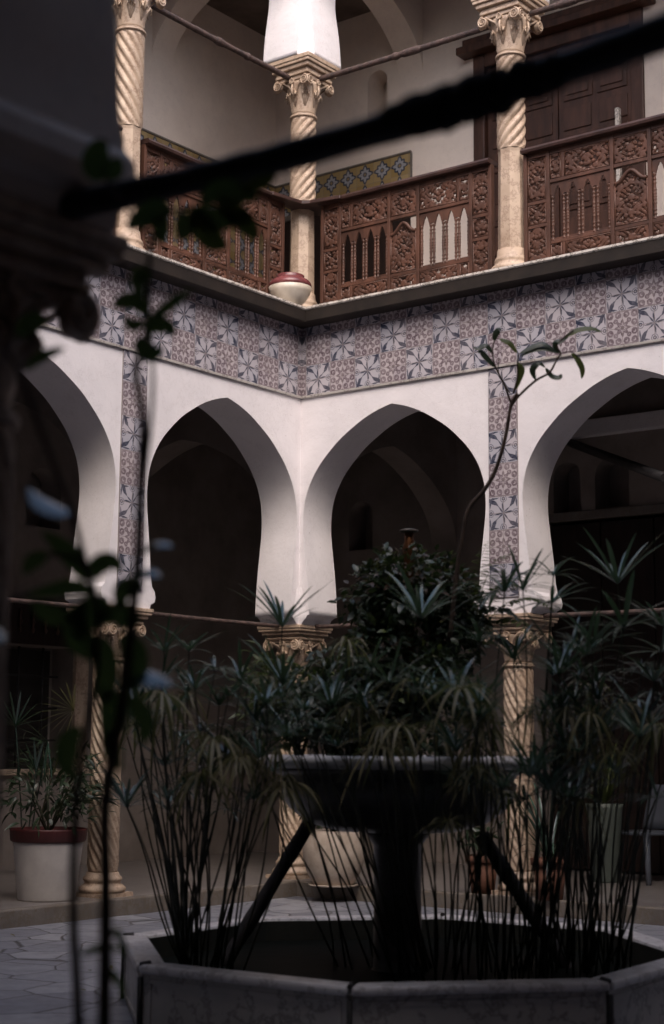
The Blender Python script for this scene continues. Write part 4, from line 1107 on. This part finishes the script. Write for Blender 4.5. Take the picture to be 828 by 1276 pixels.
spiky('spiky narrow leaved plant in the terracotta pot at right', onfloor(686, 1121, ZF), ZF+.28, 34, .8, 41, 'sedge')
spiky('spiky green plant in the pale green tub', tb, ZF+.635, 30, .7, 42, 'leafyel')
# fan palm by the white pot
def fan(label, loc, heads, seed):
    rn = random.Random(seed); t = thing('fan_palm', label, 'palm', loc)
    for x, y, d, r, ang in heads:
        tp = at(x, y, d) - Vector(loc); m = MB(); m.tube([(0,0,0), tp*.5+Vector((0,0,.08)), tp], [.008,.006,.004], 6)
        for k in range(11):
            a = ang + R(-75+15*k); dv = R2*math.cos(a) + U2*math.sin(a) - Fv*.25
            strap(m, tp, dv + Vector((0,0,0)), 0, r*rn.uniform(.85,1.1), .009, .12, 5)
        m.build('frond', 'sedge_dry' if x == 92 else 'sedge', t, recalc=False)
fan('small fan palm with pale tipped fronds at the left behind the white pot', onfloor(30, 1100, ZF), [(92, 885, 11.2, .26, R(160)), (60, 925, 11.4, .26, R(205)), (20, 905, 11.3, .3, R(95)), (45, 960, 11.3, .25, R(150))], 51)

rn = random.Random(77); m = MB()
for k in range(90):
    x, y = rn.uniform(.3, 7.9), rn.uniform(-8.2, -.3)
    if math.hypot(x-BC.x, y-BC.y) < 1.6: continue
    a = rn.uniform(0, 6.3); broad(m, Vector((x, y, .006)), Vector((math.cos(a), math.sin(a), rn.uniform(0, .25))), Vector((0,0,1)), rn.uniform(.03, .08), rn.uniform(.006, .014), rn.uniform(-.2, .3), 4)
tag(m.build('fallen_leaves', 'sedge_dry', recalc=False), 'small dry fallen leaves scattered over the grey flagstones', 'leaves', kind='stuff')
# ------------------------------------------------------------------ chair at right
loc = onfloor(808, 1099, ZF)
t = thing('plastic_chair', 'grey blue moulded plastic chair standing at the right edge', 'chair', loc, R(-10) + math.atan2(Rv.y, Rv.x)*0)
t.rotation_euler = (0, 0, R(-20))
m = MB()
for sx, sy in ((-1,-1),(1,-1),(-1,1),(1,1)):
    mm = MB(); mm.tube([(sx*.27, sy*.25, 0), (sx*.23, sy*.22, .22), (sx*.20, sy*.20, .42)], [.022,.026,.030], 8); mm.build('leg', 'chair', t)
m.add([(x, y, z) for z in (.40, .43) for x, y in ((-.22,-.24),(.22,-.24),(.21,.20),(-.21,.20))], [(0,3,2,1),(4,5,6,7),(0,1,5,4),(1,2,6,5),(2,3,7,6),(3,0,4,7)]); m.build('seat', 'chair', t, bevel=.01)
m = MB(); n = 10; vs = []
for j in range(6):
    z = .44+.38*j/5; yy = .20 + .10*j/5
    for i in range(n+1):
        u = i/n*2-1; vs.append((u*(.22-.02*(j/5)**3), yy - .05*u*u*-1*-1 , z))
fs = [(j*(n+1)+i, j*(n+1)+i+1, (j+1)*(n+1)+i+1, (j+1)*(n+1)+i) for j in range(5) for i in range(n)]
m.add(vs, fs, True); o = m.build('backrest', 'chair', t, recalc=False); sdm = o.modifiers.new('t', 'SOLIDIFY'); sdm.thickness = .018

# ------------------------------------------------------------------ foreground shrub, out of focus
ND = 2.75
base = onfloor(130, 1700, 0.0)
fb = at(130, 1276, 2.7); base = Vector((fb.x, fb.y, 0.001))
t = thing('foreground_shrub', 'blurred dark shrub with thin stems rising at the left foreground', 'shrub', base)
def fstem(P, r0, r1, first=True, name='stem'):
    m = MB(); pts = ([Vector((0,0,0))] if first else []) + [at(x, y, d) - base for x, y, d in P]; out = []
    for i in range(len(pts)-1):
        p0, p1, p2, p3 = pts[max(i-1,0)], pts[i], pts[i+1], pts[min(i+2,len(pts)-1)]
        for j in range(5):
            u = j/5; out.append(.5*((2*p1)+(-p0+p2)*u+(2*p0-5*p1+4*p2-p3)*u*u+(-p0+3*p1-3*p2+p3)*u**3))
    out.append(pts[-1]); n = len(out); m.tube(out, [r0+(r1-r0)*k/(n-1) for k in range(n)], 8); m.build(name, 'bark', t)
fstem([(130,1276,2.7),(132,1100,2.72),(132,1000,2.75),(152,880,2.8),(163,790,2.8),(172,700,2.82),(176,600,2.85),(178,520,2.85),(170,460,2.85),(182,420,2.88),(186,350,2.9),(190,300,2.9),(215,262,2.95)], .0125, .004)
fstem([(98,1276,2.75),(92,1150,2.75),(95,1000,2.78),(110,900,2.8),(122,820,2.8),(118,740,2.8),(100,700,2.8),(60,690,2.8)], .009, .004)
fstem([(172,640,2.84),(184,560,2.86),(190,500,2.86),(190,440,2.86),(184,380,2.9)], .005, .003, False, 'twig')
fstem([(118,745,2.8),(90,640,2.7),(60,560,2.6),(30,480,2.6),(5,430,2.6)], .006, .004, False, 'twig')
fstem([(190,300,2.9),(150,250,2.9),(128,215,2.9)], .004, .003, False, 'twig'); fstem([(215,262,2.95),(260,255,2.95),(300,240,2.95)], .004, .002, False, 'twig')
G_, N_ = 'leafgloss', 'leaf'
FL = [([(140,765),(120,760),(105,775),(98,800)],.030,N_),([(150,790),(165,810),(168,840),(155,865)],.026,N_),([(115,790),(128,815),(133,850),(125,880)],.026,N_),([(150,905),(140,925),(142,945),(152,960)],.020,N_),([(270,250),(290,262),(312,285),(320,300)],.022,'leafyel'),([(225,262),(230,285),(222,300)],.020,N_),([(40,750),(60,765),(85,770),(105,765)],.018,N_),([(250,255),(272,238),(300,240),(322,250)],.024,N_),([(240,262),(255,285),(268,300),(285,308)],.026,'leafyel'),([(235,258),(260,272),(290,270),(318,268)],.024,N_),([(300,240),(325,228),(345,218)],.014,'leafyel'),
 ([(215,262),(195,262),(175,272),(158,285)],.024,N_),([(205,265),(200,285),(205,305)],.018,N_),([(128,225),(118,205),(125,185),(135,178)],.026,N_),([(128,215),(142,210),(148,195)],.02,N_),
 ([(186,350),(175,340),(172,355),(180,372)],.016,N_),([(184,395),(168,375),(150,378),(144,386)],.018,N_),([(186,395),(205,385),(222,372),(240,360)],.012,N_),([(183,415),(195,405),(210,408),(216,420)],.018,N_),
 ([(182,420),(178,430),(190,440),(205,432)],.020,N_),([(180,400),(165,405),(155,392)],.014,N_),([(30,462),(45,448),(62,440),(82,433)],.012,N_),
 ([(90,640),(70,632),(50,622),(34,608)],.015,G_),([(110,725),(95,700),(75,680),(52,662)],.020,N_),([(118,740),(95,732),(68,735),(30,742)],.016,N_),([(120,722),(122,705),(140,700),(152,712)],.020,N_),
 ([(150,760),(152,738),(165,728),(180,735)],.018,N_),([(160,718),(178,712),(192,712),(202,720)],.012,G_),([(176,690),(190,678),(206,676),(216,682)],.009,G_),([(158,850),(172,840),(192,842),(216,852)],.017,G_),
 ([(172,780),(160,770),(140,765),(118,780)],.024,N_),([(122,820),(100,800),(95,770),(108,750)],.026,N_),([(130,860),(140,880),(140,910),(128,935)],.028,N_),([(150,870),(170,880),(182,905),(178,930)],.018,N_),
 ([(5,800),(-5,790),(-15,780)],.015,G_),([(100,905),(85,925),(82,950),(90,970)],.022,N_),([(20,420),(40,400),(60,400)],.02,N_),([(60,690),(40,700),(30,716)],.016,N_),
 ([(132,1175),(145,1160),(152,1175),(158,1195)],.007,N_),([(130,1205),(142,1215),(152,1232),(155,1250)],.008,N_),([(100,1190),(130,1180),(155,1185)],.008,N_)]
for P, wd, mt in FL: pleaf(t, base, P, 2.8, wd*(2.4 if mt == G_ else 0.95), 'leafnear' if mt == N_ else mt, tiltv=(Fv*.40+Vector((.0,.0,-.92)) if mt == G_ else Fv))
